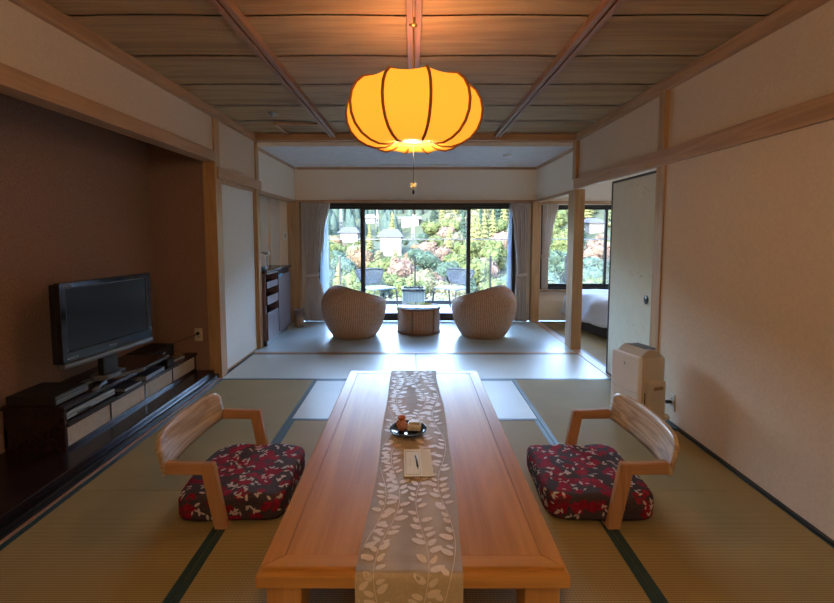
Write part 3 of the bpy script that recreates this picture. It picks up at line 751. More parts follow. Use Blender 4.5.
def text(name, s, size, parent, loc, rot, mat, ext=.0006):
    cu = bpy.data.curves.new(name, 'FONT'); cu.body = s; cu.size = size; cu.extrude = ext; cu.align_x = 'CENTER'
    o = bpy.data.objects.new(name, cu); COL.objects.link(o)
    dg = bpy.context.evaluated_depsgraph_get(); me = bpy.data.meshes.new_from_object(o.evaluated_get(dg))
    bpy.data.objects.remove(o); me.materials.clear(); me.materials.append(M[mat])
    n = bpy.data.objects.new(name, me); COL.objects.link(n); n.parent = parent; n.location = loc; n.rotation_euler = rot
    return n
text('maker_mark', 'SHARP', .022, tv, (0, -.001, T0 + .062), (PI / 2, 0, 0), 'silver')
text('model_mark', 'AQUOS', .018, tv, (-TW + .06, -.001, T0 + TH - .025), (PI / 2, 0, 0), 'silver')
mb = MB(); 
for k in range(4): mb.box(-TW + .03 + k * .02, -TW + .046 + k * .02, -.0012, 0, T0 + .062, T0 + .068)
mb.build('badge_row', 'silver', tv)

stz = PZ + .279
o = root('set_top_box', 'flat black box lying on the near end of the tv stand', 'set-top box', (-2.22, 2.60, stz))
B('case', 'black', (-.16, .13, -.02, .25, 0, .058), parent=o, bev=.008)
B('front_panel', 'seatblue', (.129, .135, -.015, .245, .008, .034), (.129, .135, -.015, .245, .040, .048), parent=o, bev=.002)
shz = PZ + .166 + .001
o = root('disc_player', 'slim silver disc player in the slot under the television', 'disc player', (-2.21, 2.86, shz))
B('case', 'grey', (-.13, .13, -.22, .22, .004, .05), parent=o, bev=.006)
B('faceplate', 'silver', (.128, .136, -.22, .22, .008, .026), (.128, .134, -.22, .22, .030, .046), parent=o, bev=.002)
B('display', 'black', (.1355, .137, -.14, -.02, .011, .022), parent=o, bev=0)
gb = 'papers and folders in the slot of the tv stand'
for k, (y, L, h, nm, lab) in enumerate(((3.24, .10, .02, 'notebook', 'dark thin folder lying flat in the tv stand slot beside the disc player'), (3.52, .14, .034, 'guest_book', 'thick glossy binder in the tv stand slot near the open end'))):
    o = root(nm, lab, 'binder', (-2.16, y, shz), .04 * k, gb)
    B('cover', 'book', (-.10, .12, -L, L, 0, .003), (-.10, .12, -L, L, h - .003, h), (-.10, -.096, -L, L, .002, h - .002), parent=o, bev=.001)
    B('pages', 'pages', (-.095, .116, -L + .004, L - .004, .003, h - .003), parent=o, bev=0)
o = root('remote_stand_box', 'small black box standing on the open shelf end of the tv stand', 'box', (-2.12, 3.80, shz))
B('case', 'black', (-.05, .05, -.05, .05, 0, .05), parent=o, bev=.004); B('lid', 'black', (-.052, .052, -.052, .052, .05, .056), parent=o, bev=.002)
o = root('remote_control', 'slim pale remote control beside the small black box', 'remote control', (-2.10, 3.95, shz), -.15)
rb_ = B('body', 'silver', (-.024, .024, -.08, .08, 0, .018), parent=o, bev=.005)
mb = MB()
for i in range(3):
    for j in range(6): mb.box(-.016 + i * .012, -.008 + i * .012, -.06 + j * .02, -.05 + j * .02, .018, .020)
mb.build('buttons', 'black', rb_)
o = root('paper_tray', 'tan wooden notice plate lying at the far end of the tv stand', 'tray', (-2.22, 4.08, shz))
tp = B('plate', 'tray', (-.06, .08, -.10, .10, 0, .006), parent=o, bev=.001); B('dark_cutout', 'black', (.0, .05, -.03, .0, .0061, .008), parent=tp, bev=0); B('dark_cutout', 'black', (-.03, .0, .03, .05, .0061, .008), parent=tp, bev=0)
o = root('safe_box', 'black box with silver badge behind the television in the alcove corner', 'box', (-2.30, 3.90, shz))
B('case', 'black', (-.11, .10, -.16, .20, 0, .115), parent=o, bev=.006); B('badge', 'silver', (.0995, .102, .01, .06, .055, .075), parent=o, bev=.001)
def outlet(name, loc, rz, label, plug=True, cat='outlet'):
    r = root(name, label, cat, loc, rz)
    cp = B('cover_plate', 'cream_plastic', (-.036, .036, -.007, .0, -.06, .06), parent=r, bev=.002)
    for z in (-.022, .022):
        mb = MB()
        for x in (-.007, .007): mb.box(x - .0015, x + .0015, -.0078, -.006, z - .006, z + .006)
        mb.box(-.007, .007, -.0071, -.006, z - .001, z + .001)
        mb.build('socket', 'black', cp)
    return r
outlet('wall_outlet', (-2.02, 4.21, .42), 0, 'cream wall outlet on the brown alcove side wall')
o = root('plug', 'black plug with cable in the alcove wall outlet', 'plug', (-2.02, 4.195, .435))
mb = MB(); mb.box(-.012, .012, -.022, .007, -.012, .012, bev=.003); pgb = mb.build('plug_body', 'black', o)
mb = MB(); mb.tube([(0, -.02, 0), (-.02, -.045, -.012), (-.08, -.06, -.035), (-.15, -.08, -.06), (-.19, -.10, -.08)], .0028, 6); mb.build('cable', 'black', pgb)
outlet('wall_outlet', (1.86, 3.19, .16), PI / 2 , 'cream wall outlet low on the right wall behind the air purifier')
bpy.data.objects['wall_outlet.001'].rotation_euler.z = -PI / 2
o = root('plug', 'grey plug and adapter with coiled cord beside the air purifier', 'plug', (1.845, 3.19, .16))
mb = MB(); mb.box(-.035, .007, -.013, .013, -.010, .010, bev=.003); pgb = mb.build('plug_body', 'black', o)
mb = MB(); mb.tube([(-.03, 0, 0), (-.05, .02, -.02), (-.055, .03, -.08), (-.05, .02, -.145), (-.045, -.05, -.152), (-.03, -.14, -.153), (-.04, -.08, -.155)], .003, 6); mb.build('cable', 'black', pgb)
mb = MB(); mb.lathe([(0, -.13), (.022, -.125), (.03, -.105), (.022, -.085), (0, -.08)], (-.045, -.02, 0), 16); mb.build('adapter', 'cream_plastic', pgb)

# ------------------------------------------------------------------ air purifier
ap = root('air_purifier', 'white air purifier standing on the tatami against the right wall', 'air purifier', (1.635, 3.235, 0), math.radians(17))
# local: front face towards -x, right end face towards -y
B('base', 'cream_plastic', (-.115, .095, -.125, .095, 0, .03), parent=ap, bev=.01)
B('body', 'cream_plastic', (-.10, .10, -.13, .13, .025, .50), parent=ap, bev=.012)
fpn = B('front_panel', 'white', (-.132, -.098, -.135, .135, .03, .515), parent=ap, bev=.012)
mb = MB(); 
pts = [(-.10, .495)] + [(-.10 + .20 * k / 12, .50 + .055 * math.sin(PI * (k / 12) ** .8)) for k in range(13)] + [(.10, .495)]
mb.prism([(x, -.115, z) for x, z in pts], (0, .23, 0), bev=.003); hd = mb.build('hood', 'cream_plastic', ap)
mb = MB()
for k in range(6): mb.box(-.03 + k * .016, -.022 + k * .016, -.085, .085, .548, .5575)
mb.build('outlet_grille', 'grey', hd)
stk = B('side_tank', 'cream_plastic', (-.055, .095, -.150, -.125, .03, .335), parent=ap, bev=.008)
B('tank_handle', 'tray', (-.01, .07, -.1525, -.148, .275, .298), parent=stk, bev=.001)
B('side_slot', 'black', (-.072, -.066, -.1325, -.129, .06, .26), parent=ap, bev=0)
mb = MB(); mb.prism([(-.1325, -.002, .43), (-.1325, .012, .452), (-.1325, .004, .446), (-.1325, .001, .462), (-.1325, -.002, .446), (-.1325, -.014, .450)], (-.001, 0, 0)); mb.build('leaf_mark', 'silver', fpn)
mb = MB(); mb.tube([(-.1325, -.13 + .26 * k / 14, .265 - .012 * math.sin(PI * k / 14)) for k in range(15)], .0012, 6); mb.build('panel_line', 'silver', fpn)

# ------------------------------------------------------------------ rattan tub chairs and table
def tub(name, loc, rz, label):
    r = root(name, label, 'armchair', loc, rz, 'rattan tub chairs by the sunroom window')
    # local +x = open front, -x = high back
    def rad(z):
        P = [(0, .27), (.08, .325), (.18, .375), (.28, .405), (.38, .42), (.47, .415), (.55, .385), (.62, .33), (.68, .24), (.72, .12)]
        for (a, ra), (b, rb) in zip(P, P[1:]):
            if z <= b: t = (z - a) / (b - a); return ra + (rb - ra) * t
        return .12
    def top(a): c = (1 - math.cos(a)) / 2; return .37 + .31 * c ** .62          # a = 0 front
    def sh(u, v, off=0):
        a = 2 * PI * u; z = top(a) * v; R = rad(z) - off
        lean = -.015 * (z / .66) ** 1.5
        return Vector((R * math.cos(a) + lean, R * math.sin(a), z))
    mb = MB(); mb.grid(lambda u, v: sh(u, v), 64, 24, wrap=True, uvs=(2.5, .75)); mb.build('shell', 'rattan', r, recalc=False, solid=.022)
    mb = MB(); mb.tube([sh(k / 64, 1, .0) for k in range(64)], .014, 8, closed=True); mb.build('rim', 'rattan', r)
    mb = MB(); mb.lathe([(0, .24), (.30, .24), (.355, .25), (.36, .29), (.33, .32), (.2, .335), (0, .34)], (-.02, 0, 0), 40); mb.build('seat_pad', 'drape', r)
    mb = MB(); mb.tube([(.272 * math.cos(PI * k / 24), .272 * math.sin(PI * k / 24), .012) for k in range(48)], .012, 8, closed=True); mb.build('base_ring', 'rattan', r)
    return r
tub('rattan_chair', (-.80, 6.05, .001), math.radians(47), 'woven rattan tub chair on the left of the glass topped table')
tub('rattan_chair', (.93, 6.05, .001), math.radians(180 - 47), 'woven rattan tub chair on the right of the glass topped table')
rt = root('rattan_table', 'low round woven rattan table with glass top between the tub chairs', 'table', (.068, 6.27, .001))
mb = MB(); mb.lathe([(.285, .0), (.29, .004), (.292, .18), (.292, .345), (.285, .35), (.275, .345), (.27, .1), (.27, .0), (.285, 0)], n=48); mb.build('drum', 'rattan_t', rt)
for k in range(6):
    a = 2 * PI * k / 6 + .2; mb = MB(); mb.tube([(.292 * math.cos(a), .292 * math.sin(a), .0), (.292 * math.cos(a), .292 * math.sin(a), .345)], .009, 8); mb.build('upright', 'rattan_t', rt)
mb = MB(); mb.tube([(.294 * math.cos(PI * k / 24), .294 * math.sin(PI * k / 24), .012) for k in range(48)], .012, 8, closed=True); mb.build('base_ring', 'rattan_t', rt)
mb = MB(); mb.tube([(.296 * math.cos(PI * k / 24), .296 * math.sin(PI * k / 24), .345) for k in range(48)], .013, 8, closed=True); mb.build('rim', 'rattan_t', rt)
mb = MB(); mb.lathe([(0, .352), (.278, .352), (.283, .356), (.283, .362), (.278, .366), (0, .366)], n=48); mb.build('glass_top', 'tabglass', rt)
mb = MB(); mb.lathe([(0, .325), (.268, .325), (.268, .335), (0, .335)], n=40); mb.build('inner_shelf', 'rattan_t', rt)

# ------------------------------------------------------------------ cabinet in the recess
cb = root('tea_cabinet', 'grey brown tea cabinet with open slots and door in the left recess', 'cabinet', (-1.765, 5.42, .001))
CH = .885
B('carcass', 'cab', (-.30, -.018, 0, .018, .0, CH), (-.30, -.018, 1.03, 1.05, .06, CH), (-.30, -.285, .018, 1.03, .05, CH), (-.30, -.018, .45, .468, .05, CH), (-.28, -.02, .018, 1.03, .06, .08), parent=cb, bev=.001)
B('top_board', 'darkwood', (-.305, .012, -.01, 1.07, CH, CH + .028), parent=cb, bev=.003)
B('plinth', 'grey', (-.28, -.01, 0, .45, 0, .06), (-.28, -.05, .45, 1.03, 0, .06), parent=cb, bev=.001)
for z0, z1 in ((.06, .40), (.50, .60), (.70, .775), (.865, .885)):
    B('front_panel', 'cab', (-.018, 0, .018, .45, z0, z1), parent=cb, bev=.001)
for z in (.40, .60, .775): B('open_shelf', 'darkwood', (-.28, -.019, .018, .45, z - .012, z), parent=cb, bev=.0)
dr = B('door', 'cab', (-.018, .002, .47, 1.03, .085, .82), parent=cb, bev=.001)
B('door_grip', 'darkwood', (-.03, -.016, .47, 1.03, .83, .87), parent=dr, bev=.001)
hk = root('tea_towel', 'small blue cloth hanging over the cabinet door edge', 'cloth', (-1.757, 5.88, .80))
mb = MB(); mb.box(.0, .008, -.03, .14, .0, .04, bev=.003); mb.box(0, .008, -.03, .02, -.03, .0, bev=.003); mb.build('folded_cloth', 'bluecup', hk)
ctz = CH + .030
kt = root('water_dispenser', 'white and silver electric hot water pot on the tea cabinet', 'kettle', (-1.90, 5.63, ctz))
mb = MB(); mb.lathe([(0, 0), (.075, 0), (.08, .01), (.078, .16), (.07, .19), (.04, .205), (0, .208)], n=32); pbd = mb.build('pot_body', 'white', kt)
mb = MB(); mb.box(-.02, .11, -.03, .03, .185, .225, bev=.01); mb.build('spout_head', 'silver', kt)
mb = MB(); mb.box(.07, .083, -.012, .012, .04, .17, bev=.003); mb.build('level_gauge', 'grey', pbd)
cu_ = root('cup', 'blue cup beside the hot water pot at the near end of the cabinet', 'cup', (-1.83, 5.50, ctz))
mb = MB(); mb.lathe([(0, 0), (.025, 0), (.034, .05), (.032, .05), (.023, .004), (0, .004)], n=20); mb.build('bowl', 'bluecup', cu_)
bn = root('waste_bin', 'small wooden waste bin with clear liner beside the tea cabinet', 'bin', (-1.685, 6.60, .001))
mb = MB(); mb.lathe([(0, 0), (.062, 0), (.072, .25), (.068, .25), (.058, .006), (0, .006)], n=24); mb.build('barrel', 'binwood', bn)
mb = MB(); mb.grid(lambda u, v: Vector(((.0745 + .006 * math.sin(2 * PI * u * 9) * (1 - v)) * math.cos(2 * PI * u), (.0745 + .006 * math.sin(2 * PI * u * 9) * (1 - v)) * math.sin(2 * PI * u), .16 + .10 * v)), 72, 4, wrap=True); mb.build('liner', 'bag', bn)
mb = MB(); mb.tube([(.0735 * math.cos(PI * k / 16), .0735 * math.sin(PI * k / 16), .252) for k in range(32)], .004, 6, closed=True); mb.build('rim', 'bag_white', bn)
sw_ = root('light_switch', 'cream light switch plate on the recess end wall', 'switch', (-1.96, YW - .1, 1.33))
cpl = B('cover_plate', 'white', (-.035, .035, -.008, 0, -.06, .06), parent=sw_, bev=.002); B('rocker', 'cream_plastic', (-.012, .012, -.012, -.008, -.03, .03), parent=cpl, bev=.002)

# ------------------------------------------------------------------ bed
bd = root('bed', 'bed with dark valance standing on the tatami of the side bedroom', 'bed', (2.95, 5.95, .0), math.radians(9))
B('bed_base', 'bedbase', (-.48, .8, -1.0, .92, 0.0, .26), parent=bd, bev=.02)
B('mattress', 'duvet', (-.49, .81, -1.01, .93, .26, .44), parent=bd, bev=.04)
dv = root('duvet', 'rumpled white duvet spread over the bed and hanging down its side', 'duvet', (2.95, 5.95, .441), math.radians(9))
def fd(u, v):
    y = -.98 + 1.86 * v; L = u * 1.6
    if L < .3: x = -.53 - .03 * math.sin(y * 9) - .06 * (1 - L / .3) ; z = -.27 + L * .9 + .015 * math.sin(y * 14)
    else: x = -.53 + (L - .3); z = .04 + .035 * math.sin(min(1, (L - .3) / .12) * PI / 2)
    z += .012 * noise.noise(Vector((x * 6, y * 6, 1))) + .01 * math.sin(y * 11 + x * 5)
    x += .012 * noise.noise(Vector((z * 8, y * 8, 3)))
    return Vector((x, y, z))
mb = MB(); mb.grid(fd, 40, 60); mb.build('cover', 'duvet', dv, solid=.02)

# ------------------------------------------------------------------ balcony
struct(B('floor_balcony', 'deck', *[(-4.0, 6.0, 7.20 + .12 * k, 7.20 + .12 * k + .112, -.12, -.03) for k in range(15)], (-4.0, 6.0, 7.19, 9.0, -.3, -.12), bev=.003))
ra = root('balcony_railing', 'dark balcony railing with glass infill and thin top wire beyond the windows', 'railing', (1.0, 8.92, -.03))
B('bottom_rail', 'alu', (-4.5, 4.5, -.03, .03, 0, .075), parent=ra)
for x in (-4.0, -2.46, -.98, .5, 1.98, 3.46): B('post', 'alu', (x - .016, x + .016, -.02, .02, .07, .96), parent=ra)
for x in (-3.23, -1.72, -.24, 1.24, 2.72): B('glass_panel', 'glass', (x - .71, x + .71, -.004, .004, .08, .93), parent=ra, bev=0)
mb = MB(); mb.tube([(-4.5, 0, 1.275), (4.5, 0, 1.275)], .008, 8); mb.build('top_wire', 'alu', ra)
for x in (-4.5, 4.5): B('end_post', 'alu', (x - .02, x + .02, -.02, .02, .0, 1.3), parent=ra)
def bal_chair(loc, rz, label):
    r = root('balcony_chair', label, 'chair', loc, rz, 'mesh backed chairs on the balcony')
    # local +x = facing
    mb = MB(); mb.box(-.20, .24, -.24, .24, .40, .425, bev=.012); mb.build('seat', 'seatblue', r)
    out = [(-.30, .72), (-.16, .735), (.16, .735), (.30, .72), (.315, .69), (.21, .50), (.16, .465), (-.16, .465), (-.21, .50), (-.315, .69)]
    def bp(y, z): return Vector((-.20 - (z - .42) * .28 + .35 * y * y, y, z))
    mb = MB(); mb.tube([bp(y, z) for y, z in out], .013, 8, closed=True); bf = mb.build('back_frame', 'alu', r)
    mb = MB(); vs = [mb.bm.verts.new(bp(y, z)) for y, z in out]; c = mb.bm.verts.new(bp(0, .6))
    for i in range(len(vs)): mb.bm.faces.new((c, vs[i], vs[(i + 1) % len(vs)]))
    mb.build('back_mesh', 'mesh', bf, solid=.004)
    for sy in (-1, 1):
        mb = MB(); mb.tube([(-.18, sy * .17, .41), (-.205, sy * .15, .48)], .012, 8); mb.build('back_strut', 'alu', r)
        mb = MB(); mb.tube([(.0, sy * .22, .405), (.21, sy * .235, .40), (.245, sy * .24, .37), (.28, sy * .25, 0)], .014, 8); mb.build('leg', 'alu', r)
        mb = MB(); mb.tube([(-.02, sy * .22, .405), (-.17, sy * .225, .40), (-.20, sy * .23, .37), (-.27, sy * .24, 0)], .014, 8); mb.build('leg', 'alu', r)
bal_chair((-.66, 8.20, -.03), math.radians(-50), 'mesh backed metal balcony chair left of the wicker side table')
bal_chair((.70, 8.20, -.03), math.radians(180 + 50), 'mesh backed metal balcony chair right of the wicker side table')
wt = root('wicker_side_table', 'grey green wicker side table on the balcony between the mesh chairs', 'table', (-.01, 8.30, -.03))
mb = MB(); mb.box(-.20, .20, -.20, .20, .0, .36, bev=.01); mb.build('wicker_body', 'wicker', wt)
B('top_frame', 'alu', (-.215, .215, -.215, -.19, .36, .40), (-.215, .215, .19, .215, .36, .40), (-.215, -.19, -.19, .19, .36, .40), (.19, .215, -.19, .19, .36, .40), parent=wt)
B('glass_top', 'tabglass', (-.19, .19, -.19, .19, .375, .385), parent=wt, bev=0)

# ------------------------------------------------------------------ landscape
def terr(x, y):
    d_ = y
    z = -19 + 0.0
    if d_ < 70: z = -24 + (d_ - 30) * .12
    elif d_ < 160: z = -19.2 + (d_ - 70) * .115
    else: z = -8.9 + (d_ - 160) * .135 + max(0, d_ - 230) * .14
    k = x / max(d_, 1)
    z += max(0, k + .02) * (d_ - 60) * .26 if d_ > 60 else 0
    z += 1.5 * noise.noise(Vector((x * .03, y * .03, 0)))
    return z
def foliage(name, c1, c2):
    m, nt, b = newmat(name)
    v = coords(nt); n = nd(nt, 'ShaderNodeTexNoise'); n.inputs['Scale'].default_value = .9; n.inputs['Detail'].default_value = 5
    nt.links.new(v, n.inputs['Vector'])
    def dul(c):
        g = sum(c) / 3; return tuple((x * .88 + g * .12) * .10 for x in c)
    nt.links.new(ramp(nt, n.outputs['Fac'], [(0.35, dul(c1)), (0.65, dul(c2))]), b.inputs['Base Color'])
    b.inputs['Roughness'].default_value = .85; b.inputs['Specular IOR Level'].default_value = .15
    return m
ground_m = foliage('forest floor', (.09, .17, .08), (.2, .27, .12))
mb = MB()
mb.grid(lambda u, v: Vector(((-1 + 2 * u) * (60 + 420 * v ** 1.3), 22 + 620 * v ** 1.5, terr((-1 + 2 * u) * (60 + 420 * v ** 1.3), 22 + 620 * v ** 1.5))), 70, 70)
struct(mb.build('hillside', ground_m))
KINDS = {
 'green': (foliage('fresh green leaves', (.12, .24, .05), (.34, .44, .12)), 'round'),
 'dark': (foliage('dark cedar needles', (.02, .10, .07), (.07, .20, .12)), 'cone'),
 'lime': (foliage('yellow green leaves', (.28, .36, .08), (.52, .55, .18)), 'cone'),
 'pale': (foliage('pale olive leaves', (.26, .32, .16), (.48, .50, .28)), 'round'),
 'orange': (foliage('orange autumn leaves', (.38, .24, .12), (.60, .42, .22)), 'round'),
 'pink': (foliage('reddish autumn leaves', (.38, .24, .18), (.58, .42, .32)), 'round'),
 'teal': (foliage('blue green leaves', (.05, .17, .13), (.16, .32, .20)), 'round'),
}
LAB = {'green': 'round fresh green tree on the sunlit hillside', 'dark': 'tall dark cedar on the hillside', 'lime': 'pointed yellow green conifer on the hillside',
       'pale': 'round pale olive tree on the hillside', 'orange': 'round orange autumn tree on the hillside', 'pink': 'round reddish autumn tree on the hillside', 'teal': 'round blue green tree on the hillside'}
trunk_m = plain('bark', (.14, .10, .07), .9)
protos = {}
def proto(kind, variant):
    key = (kind, variant)
    if key in protos: return protos[key]
    m, shape = KINDS[kind]; r_ = random.Random((31 if shape == 'round' else 67) + variant * 17 + len(kind))
    mb = MB()
    H_ = 9.0
    mb.tube([(0, 0, 0), (0, 0, 3.0), (0, 0, 6)], [.35, .28, .1], 6, mi=1)
    def card(p, n, s_):
        t = n.cross(Vector((r_.random() - .5, r_.random() - .5, r_.random() - .5))).normalized(); b_ = n.cross(t).normalized()
        k = r_.uniform(.6, 1.0)
        mb.poly([p + t * s_ + b_ * s_ * .2, p + b_ * s_ * k, p - t * s_ * k, p - b_ * s_ * .9], 0)
    if shape == 'round':
        cs = [(Vector((0, 0, 5.6)), 3.1)] + [(Vector((math.cos(a) * r_.uniform(1.6, 2.6), math.sin(a) * r_.uniform(1.6, 2.6), r_.uniform(3.6, 7.2))), r_.uniform(1.3, 2.0)) for a in [k * .9 + r_.random() for k in range(9)]]
        for c, R in cs:
            bm2 = bmesh.ops.create_icosphere(mb.bm, subdivisions=2, radius=R * .86, matrix=Matrix.Translation(c))
            for v in bm2['verts']: v.co += v.normal * 0 + Vector((noise.noise(v.co * .9), noise.noise(v.co * .9 + Vector((5, 0, 0))), noise.noise(v.co * .9 + Vector((0, 9, 0))))) * .7
            for k in range(int(100 * R)):
                n = Vector((r_.gauss(0, 1), r_.gauss(0, 1), r_.gauss(0, 1))).normalized()
                card(c + n * R * r_.uniform(.78, 1.12), (n + Vector((r_.gauss(0, .45), r_.gauss(0, .45), r_.gauss(0, .45)))).normalized(), r_.uniform(.16, .38))
    else:
        for k in range(9):
            z = 1.2 + k * 1.15; R = 2.5 * (1 - k / 9.6) + .25
            mb.lathe([(R * .75, z), (R * .3, z + .9), (.02, z + 1.7)], n=9)
            for q in range(int(60 * R)):
                a = r_.uniform(0, 2 * PI); rr_ = R * r_.uniform(.5, 1.05)
                p = Vector((rr_ * math.cos(a), rr_ * math.sin(a), z + (1 - rr_ / R) * 1.1 + r_.uniform(-.2, .2)))
                card(p, Vector((math.cos(a), math.sin(a), .7)).normalized(), r_.uniform(.16, .36))
    me = bpy.data.meshes.new('tree'); mb.bm.to_mesh(me); mb.bm.free(); me.materials.append(m); me.materials.append(trunk_m)
    protos[key] = me; return me
def add_tree(kind, x, y, s_, sz, var):
    o = bpy.data.objects.new({'dark': 'cedar_tree', 'lime': 'conifer_tree'}.get(kind, 'broadleaf_tree'), proto(kind, var)); COL.objects.link(o)
    o.location = (x, y, terr(x, y) - .4); o.scale = (s_, s_, sz); o.rotation_euler.z = R_.uniform(0, 6)
    tag(o, LAB[kind], 'tree', 'trees on the hillside, ' + KINDS[kind][0].name)
# houses first, trees keep clear of the sight of them
F_ = 455.0
def at(px, py, Y): return ((px - 414) / F_ * Y, 1.37 - (py - 233) / F_ * Y)
hm_w = plain('white house wall', (.058, .058, .057), .8); hm_r = plain('blue grey roof tiles', (.022, .025, .033), .9, spec=.1); hm_g = plain('dark window panes', (.01, .013, .016), .5)
hm_r2 = plain('pale roof', (.05, .053, .06), .9)
KEEP = []; HP = []
def house(px0, px1, ytop, yeave, ybot, Y, label, dep=8, roof=hm_r, flat=False, name='house', nwin=4):
    kx = ((px0 + px1) / 2 - 414) / F_; Y = 90.0
    while Y < 320 and terr(kx * Y, Y) < 1.37 - (ybot - 233) / F_ * Y: Y += 1
    x0, zt = at(px0, ytop, Y); x1, ze = at(px1, yeave, Y); _, zb = at(px0, ybot, Y)
    r = root(name, label, 'building', ((x0 + x1) / 2, Y + dep / 2, zb - 6))
    w = (x1 - x0) / 2; hz = ze - (zb - 6); tz = zt - (zb - 6)
    mb = MB(); mb.box(-w * .70, w * .80, -dep / 2, dep / 2, 0, hz); wl = mb.build('wall', hm_w, r)
    if flat:
        mb = MB(); mb.box(-w, w, -dep / 2 - .5, dep / 2 + .5, hz, tz, bev=.1); mb.build('roof', roof, r)
    else:
        mb = MB(); d2 = dep / 2 + .8; rg = w * .55
        a = [mb.bm.verts.new(p) for p in ((-w, -d2, hz), (w, -d2, hz), (w, d2, hz), (-w, d2, hz), (-rg, 0, tz), (rg, 0, tz))]
        for f in ((0, 1, 5, 4), (1, 2, 5), (2, 3, 4, 5), (3, 0, 4), (3, 2, 1, 0)): mb.bm.faces.new([a[i] for i in f])
        mb.build('roof', roof, r)
    for k in range(nwin):
        cx = -w * .6 + 1.3 * w * (k + .5) / nwin; mb = MB(); mb.box(cx - w * .07, cx + w * .07, -dep / 2 - .05, -dep / 2 + .02, hz - w * .30, hz - w * .12); mb.build('window', hm_g, r)
    HP.append(((x0 + x1) / 2, Y + dep / 2, w, dep / 2 + 1))
    kw = (px1 - px0) * .28; KEEP.append((px0 + kw, px1 - 1, ytop - 3, ybot - 1, Y))
house(337, 360, 227, 233, 243, 150, 'low white house with wide blue grey roof, leftmost beyond the window', 9)
house(376, 404, 229, 237, 256, 140, 'tall white house with grey hipped roof between the trees', 9)
house(398, 421, 217, 219, 228, 230, 'long white flat building higher on the slope', 10, hm_r2, True, 'apartment_building', 6)
house(364, 376, 214, 218, 224, 260, 'small pale roofed house high on the hillside above the left sash', 9, hm_r2)
house(586, 606, 218, 223, 233, 190, 'white house with grey roof seen through the bedroom window', 9, hm_r)
steel = plain('pale steel', (.07, .075, .08), .5)
for px, yt, yb, Y, lab in ((341.5, 205, 232, 170, 'pale lattice mast above the leftmost house roof'), (377.5, 204, 228, 175, 'pale lattice mast rising behind the hipped roof house'), (413, 219, 240, 150, 'pale slim mast in front of the long white building')):
    Y = 90.0
    while Y < 320 and terr((px - 414) / F_ * Y, Y) < 1.37 - (yb - 233) / F_ * Y: Y += 1
    x, zt = at(px, yt, Y); _, zb = at(px, yb, Y); H1 = zt - zb + 5; b_ = 1.1
    r = root('lattice_mast', lab, 'mast', (x, Y, zb - 5))
    mb = MB()
    for a in range(4):
        sx, sy = (1, 1, -1, -1)[a], (1, -1, -1, 1)[a]; mb.tube([(sx * b_, sy * b_, 0), (sx * b_ * .45, sy * b_ * .45, H1 * .6), (sx * .12, sy * .12, H1)], .13, 5)
    mb.build('mast_leg', steel, r)
    mb = MB()
    for k in range(8):
        z0_, z1_ = H1 * k / 8, H1 * (k + 1) / 8; w0 = b_ * (1 - .9 * k / 8); w1 = b_ * (1 - .9 * (k + 1) / 8)
        for sy in (-1, 1): mb.tube([(-w0, sy * w0, z0_), (w1, sy * w1, z1_)], .07, 4); mb.tube([(w0, sy * w0, z0_), (-w1, sy * w1, z1_)], .07, 4)
    mb.build('bracing', steel, r)
    KEEP.append((px - 3, px + 3, yt, yb, Y))
tr = random.Random(21); count = 0; placed = []
cand = []
Y = 66.0
while Y < 262:
    step = 7.4 + Y * .018
    rown = len(placed); placed.append(0)
    x = -.27 * Y + (step / 2 if rown % 2 else 0)
    while x < .50 * Y:
        cand.append((x + tr.uniform(-.9, .9), Y + tr.uniform(-.9, .9))); x += step
    Y += step * .86
for x, Y in cand:
    px = 414 + x / Y * F_
    k = x / Y
    nz_ = noise.noise(Vector((x * .045, Y * .045, 7)))
    q = tr.random()
    if Y > 205: kind = 'dark' if (k < .05 or q < .25) else ('lime' if q < .7 else 'pale')
    elif k > .03 and Y > 130: kind = ('lime' if q < .42 else 'green' if q < .6 else 'dark' if q < .72 else 'pink' if q < .82 else 'pale')
    elif Y < 92: kind = ('orange' if q < .16 else 'pale' if q < .52 else 'pink' if q < .64 else 'green' if q < .9 else 'lime')
    else: kind = ('teal' if nz_ > .18 else 'orange' if nz_ < -.38 else 'green' if q < .36 else 'pale' if q < .56 else 'teal' if q < .74 else 'pink' if q < .88 else 'lime')
    s_ = tr.uniform(.78, 1.0) * (1.0 + (Y - 66) * .0016); sz = s_ * tr.uniform(.85, 1.1)
    if kind in ('dark', 'lime'): sz *= 1.15
    zt = terr(x, Y) + 9.5 * sz; yt = 233 - (zt - 1.37) / Y * F_; hw = 3.6 * s_ / Y * F_
    for shrink in (1, .7, .5, .36):
        bad = False; hs = hw * shrink; yt = 233 - (terr(x, Y) - .4 + 9.5 * sz * shrink - 1.37) / Y * F_
        for a, b, c, d_, HY in KEEP:
            if Y < HY + 10 and px + hs > a and px - hs < b and yt < d_ - 2 : bad = True
            if abs(Y - HY - 4) < 8 and px + hs > a + 1 and px - hs < b - 1: bad = True
        if not bad: break
    s_ *= shrink; sz *= shrink
    if Y > 215 and k < .03: continue
    if any(abs(x - hx) < hw_ + 3.4 * s_ and abs(Y - hy) < hd + 3.4 * s_ for hx, hy, hw_, hd in HP): continue
    if bad: continue
    if count >= 330: break
    add_tree(kind, x, Y, s_, sz, tr.randrange(2)); count += 1
print('TREES', count)
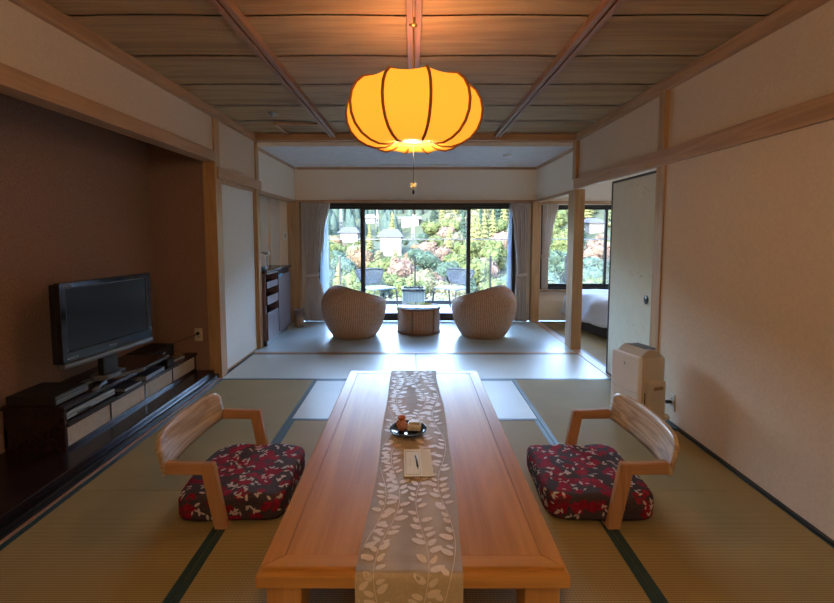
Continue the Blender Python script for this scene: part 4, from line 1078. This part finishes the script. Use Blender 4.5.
# the far forest nobody could count
mb = MB(); fr_ = random.Random(4)
for k in range(2300):
    Y = 218 + 380 * fr_.random() ** 1.2; x = fr_.uniform(-.45, .75) * Y
    if Y < 268 and x > .02 * Y: continue
    if any(abs(x - hx) < hw_ + 4.5 and abs(Y - hy) < hd + 4.5 for hx, hy, hw_, hd in HP): continue
    if any(Y < HY + 13 and a - 4 < 414 + x / Y * F_ < b + 4 for a, b, c, d_, HY in KEEP): continue
    z = terr(x, Y); h_ = fr_.uniform(8, 13); R = fr_.uniform(2.4, 3.6)
    mb.lathe([(R, z - 1), (R * .8, z + h_ * .35), (R * .45, z + h_ * .7), (.05, z + h_)], (x, Y, 0), 6)
o = mb.build('far_forest', foliage('far cedar forest', (.05, .13, .12), (.13, .26, .20)), recalc=False)
tag(o, 'dense blue green cedar forest covering the upper hillside', 'forest', kind='stuff')

# ------------------------------------------------------------------ light
w = bpy.data.worlds.new('sky'); sc.world = w; w.use_nodes = True
nt = w.node_tree; bg = nt.nodes['Background']
sky = nd(nt, 'ShaderNodeTexSky', sky_type='NISHITA'); sky.sun_disc = False; sky.sun_elevation = math.radians(38); sky.sun_rotation = math.radians(200)
nt.links.new(sky.outputs[0], bg.inputs['Color']); bg.inputs['Strength'].default_value = 5.2
def light(name, typ, loc, rot, energy, color, **kw):
    l = bpy.data.lights.new(name, typ); l.energy = energy; l.color = color
    for k, v in kw.items(): setattr(l, k, v)
    o = bpy.data.objects.new(name, l); COL.objects.link(o); o.location = loc; o.rotation_euler = rot
    return o
# sun from behind the building on to the hillside
sun = light('sun', 'SUN', (0, 0, 30), (0, 0, 0), 34, (1, .90, .80), angle=.01)
dv_ = Vector((.55, .62, -.56)).normalized(); sun.rotation_euler = dv_.to_track_quat('-Z', 'Y').to_euler()
light('lantern_bulb', 'POINT', (-.003, 2.45, 2.08), (0, 0, 0), 6, (1, .76, .48), shadow_soft_size=.05)
light('lantern_down_bulb', 'POINT', (-.003, 2.45, 1.835), (0, 0, 0), 8, (1, .74, .48), shadow_soft_size=.05)
light('bedroom_fill_light', 'AREA', (3.3, 5.2, SZ - .06), (0, 0, 0), 8, (1, .85, .7), shape='DISK', size=.4)  # added fill light for the bedroom, shining from the added fixture
bl = root('added_bedroom_lamp', 'round flush lamp added as unseen fill light in the side bedroom', 'added light', (3.3, 5.2, SZ - .055))  # added fixture out of view that carries the bedroom fill
mb = MB(); mb.lathe([(0, 0), (.18, .004), (.22, .03), (.22, .055), (0, .055)], n=32); mb.build('diffuser', 'bedroom_fill_glow', bl)
# window portals only steer sampling of the sky
for x0, x1, z0, z1 in ((-1.5, 1.55, .03, 1.8), (1.98, 3.88, .5, 1.8)):
    p = light('window_portal', 'AREA', ((x0 + x1) / 2, YW + .11, (z0 + z1) / 2), (-PI / 2, 0, 0), 1, (1, 1, 1), shape='RECTANGLE', size=x1 - x0, size_y=z1 - z0)
    p.data.cycles.is_portal = True

# ------------------------------------------------------------------ camera
cam = bpy.data.cameras.new('camera'); co = bpy.data.objects.new('camera', cam); COL.objects.link(co)
cam.sensor_fit = 'HORIZONTAL'; cam.sensor_width = 36; cam.lens = 455 / 834 * 36
pit = math.radians(4.5)
cam.shift_x = (417 - 414) / 834; cam.shift_y = (233 + 455 * math.tan(pit) - 301.5) / 834
cam.clip_start = .02; cam.clip_end = 2000
co.location = (0, 0, 1.37); co.rotation_euler = (PI / 2 - pit, 0, 0)
sc.camera = co
sc.view_settings.view_transform = 'Standard'; sc.view_settings.look = 'None'; sc.view_settings.gamma = 1; sc.view_settings.exposure = 0.45
sc.cycles.use_denoising = True
sc.cycles.max_bounces = 10; sc.cycles.diffuse_bounces = 6; sc.cycles.sample_clamp_indirect = 4
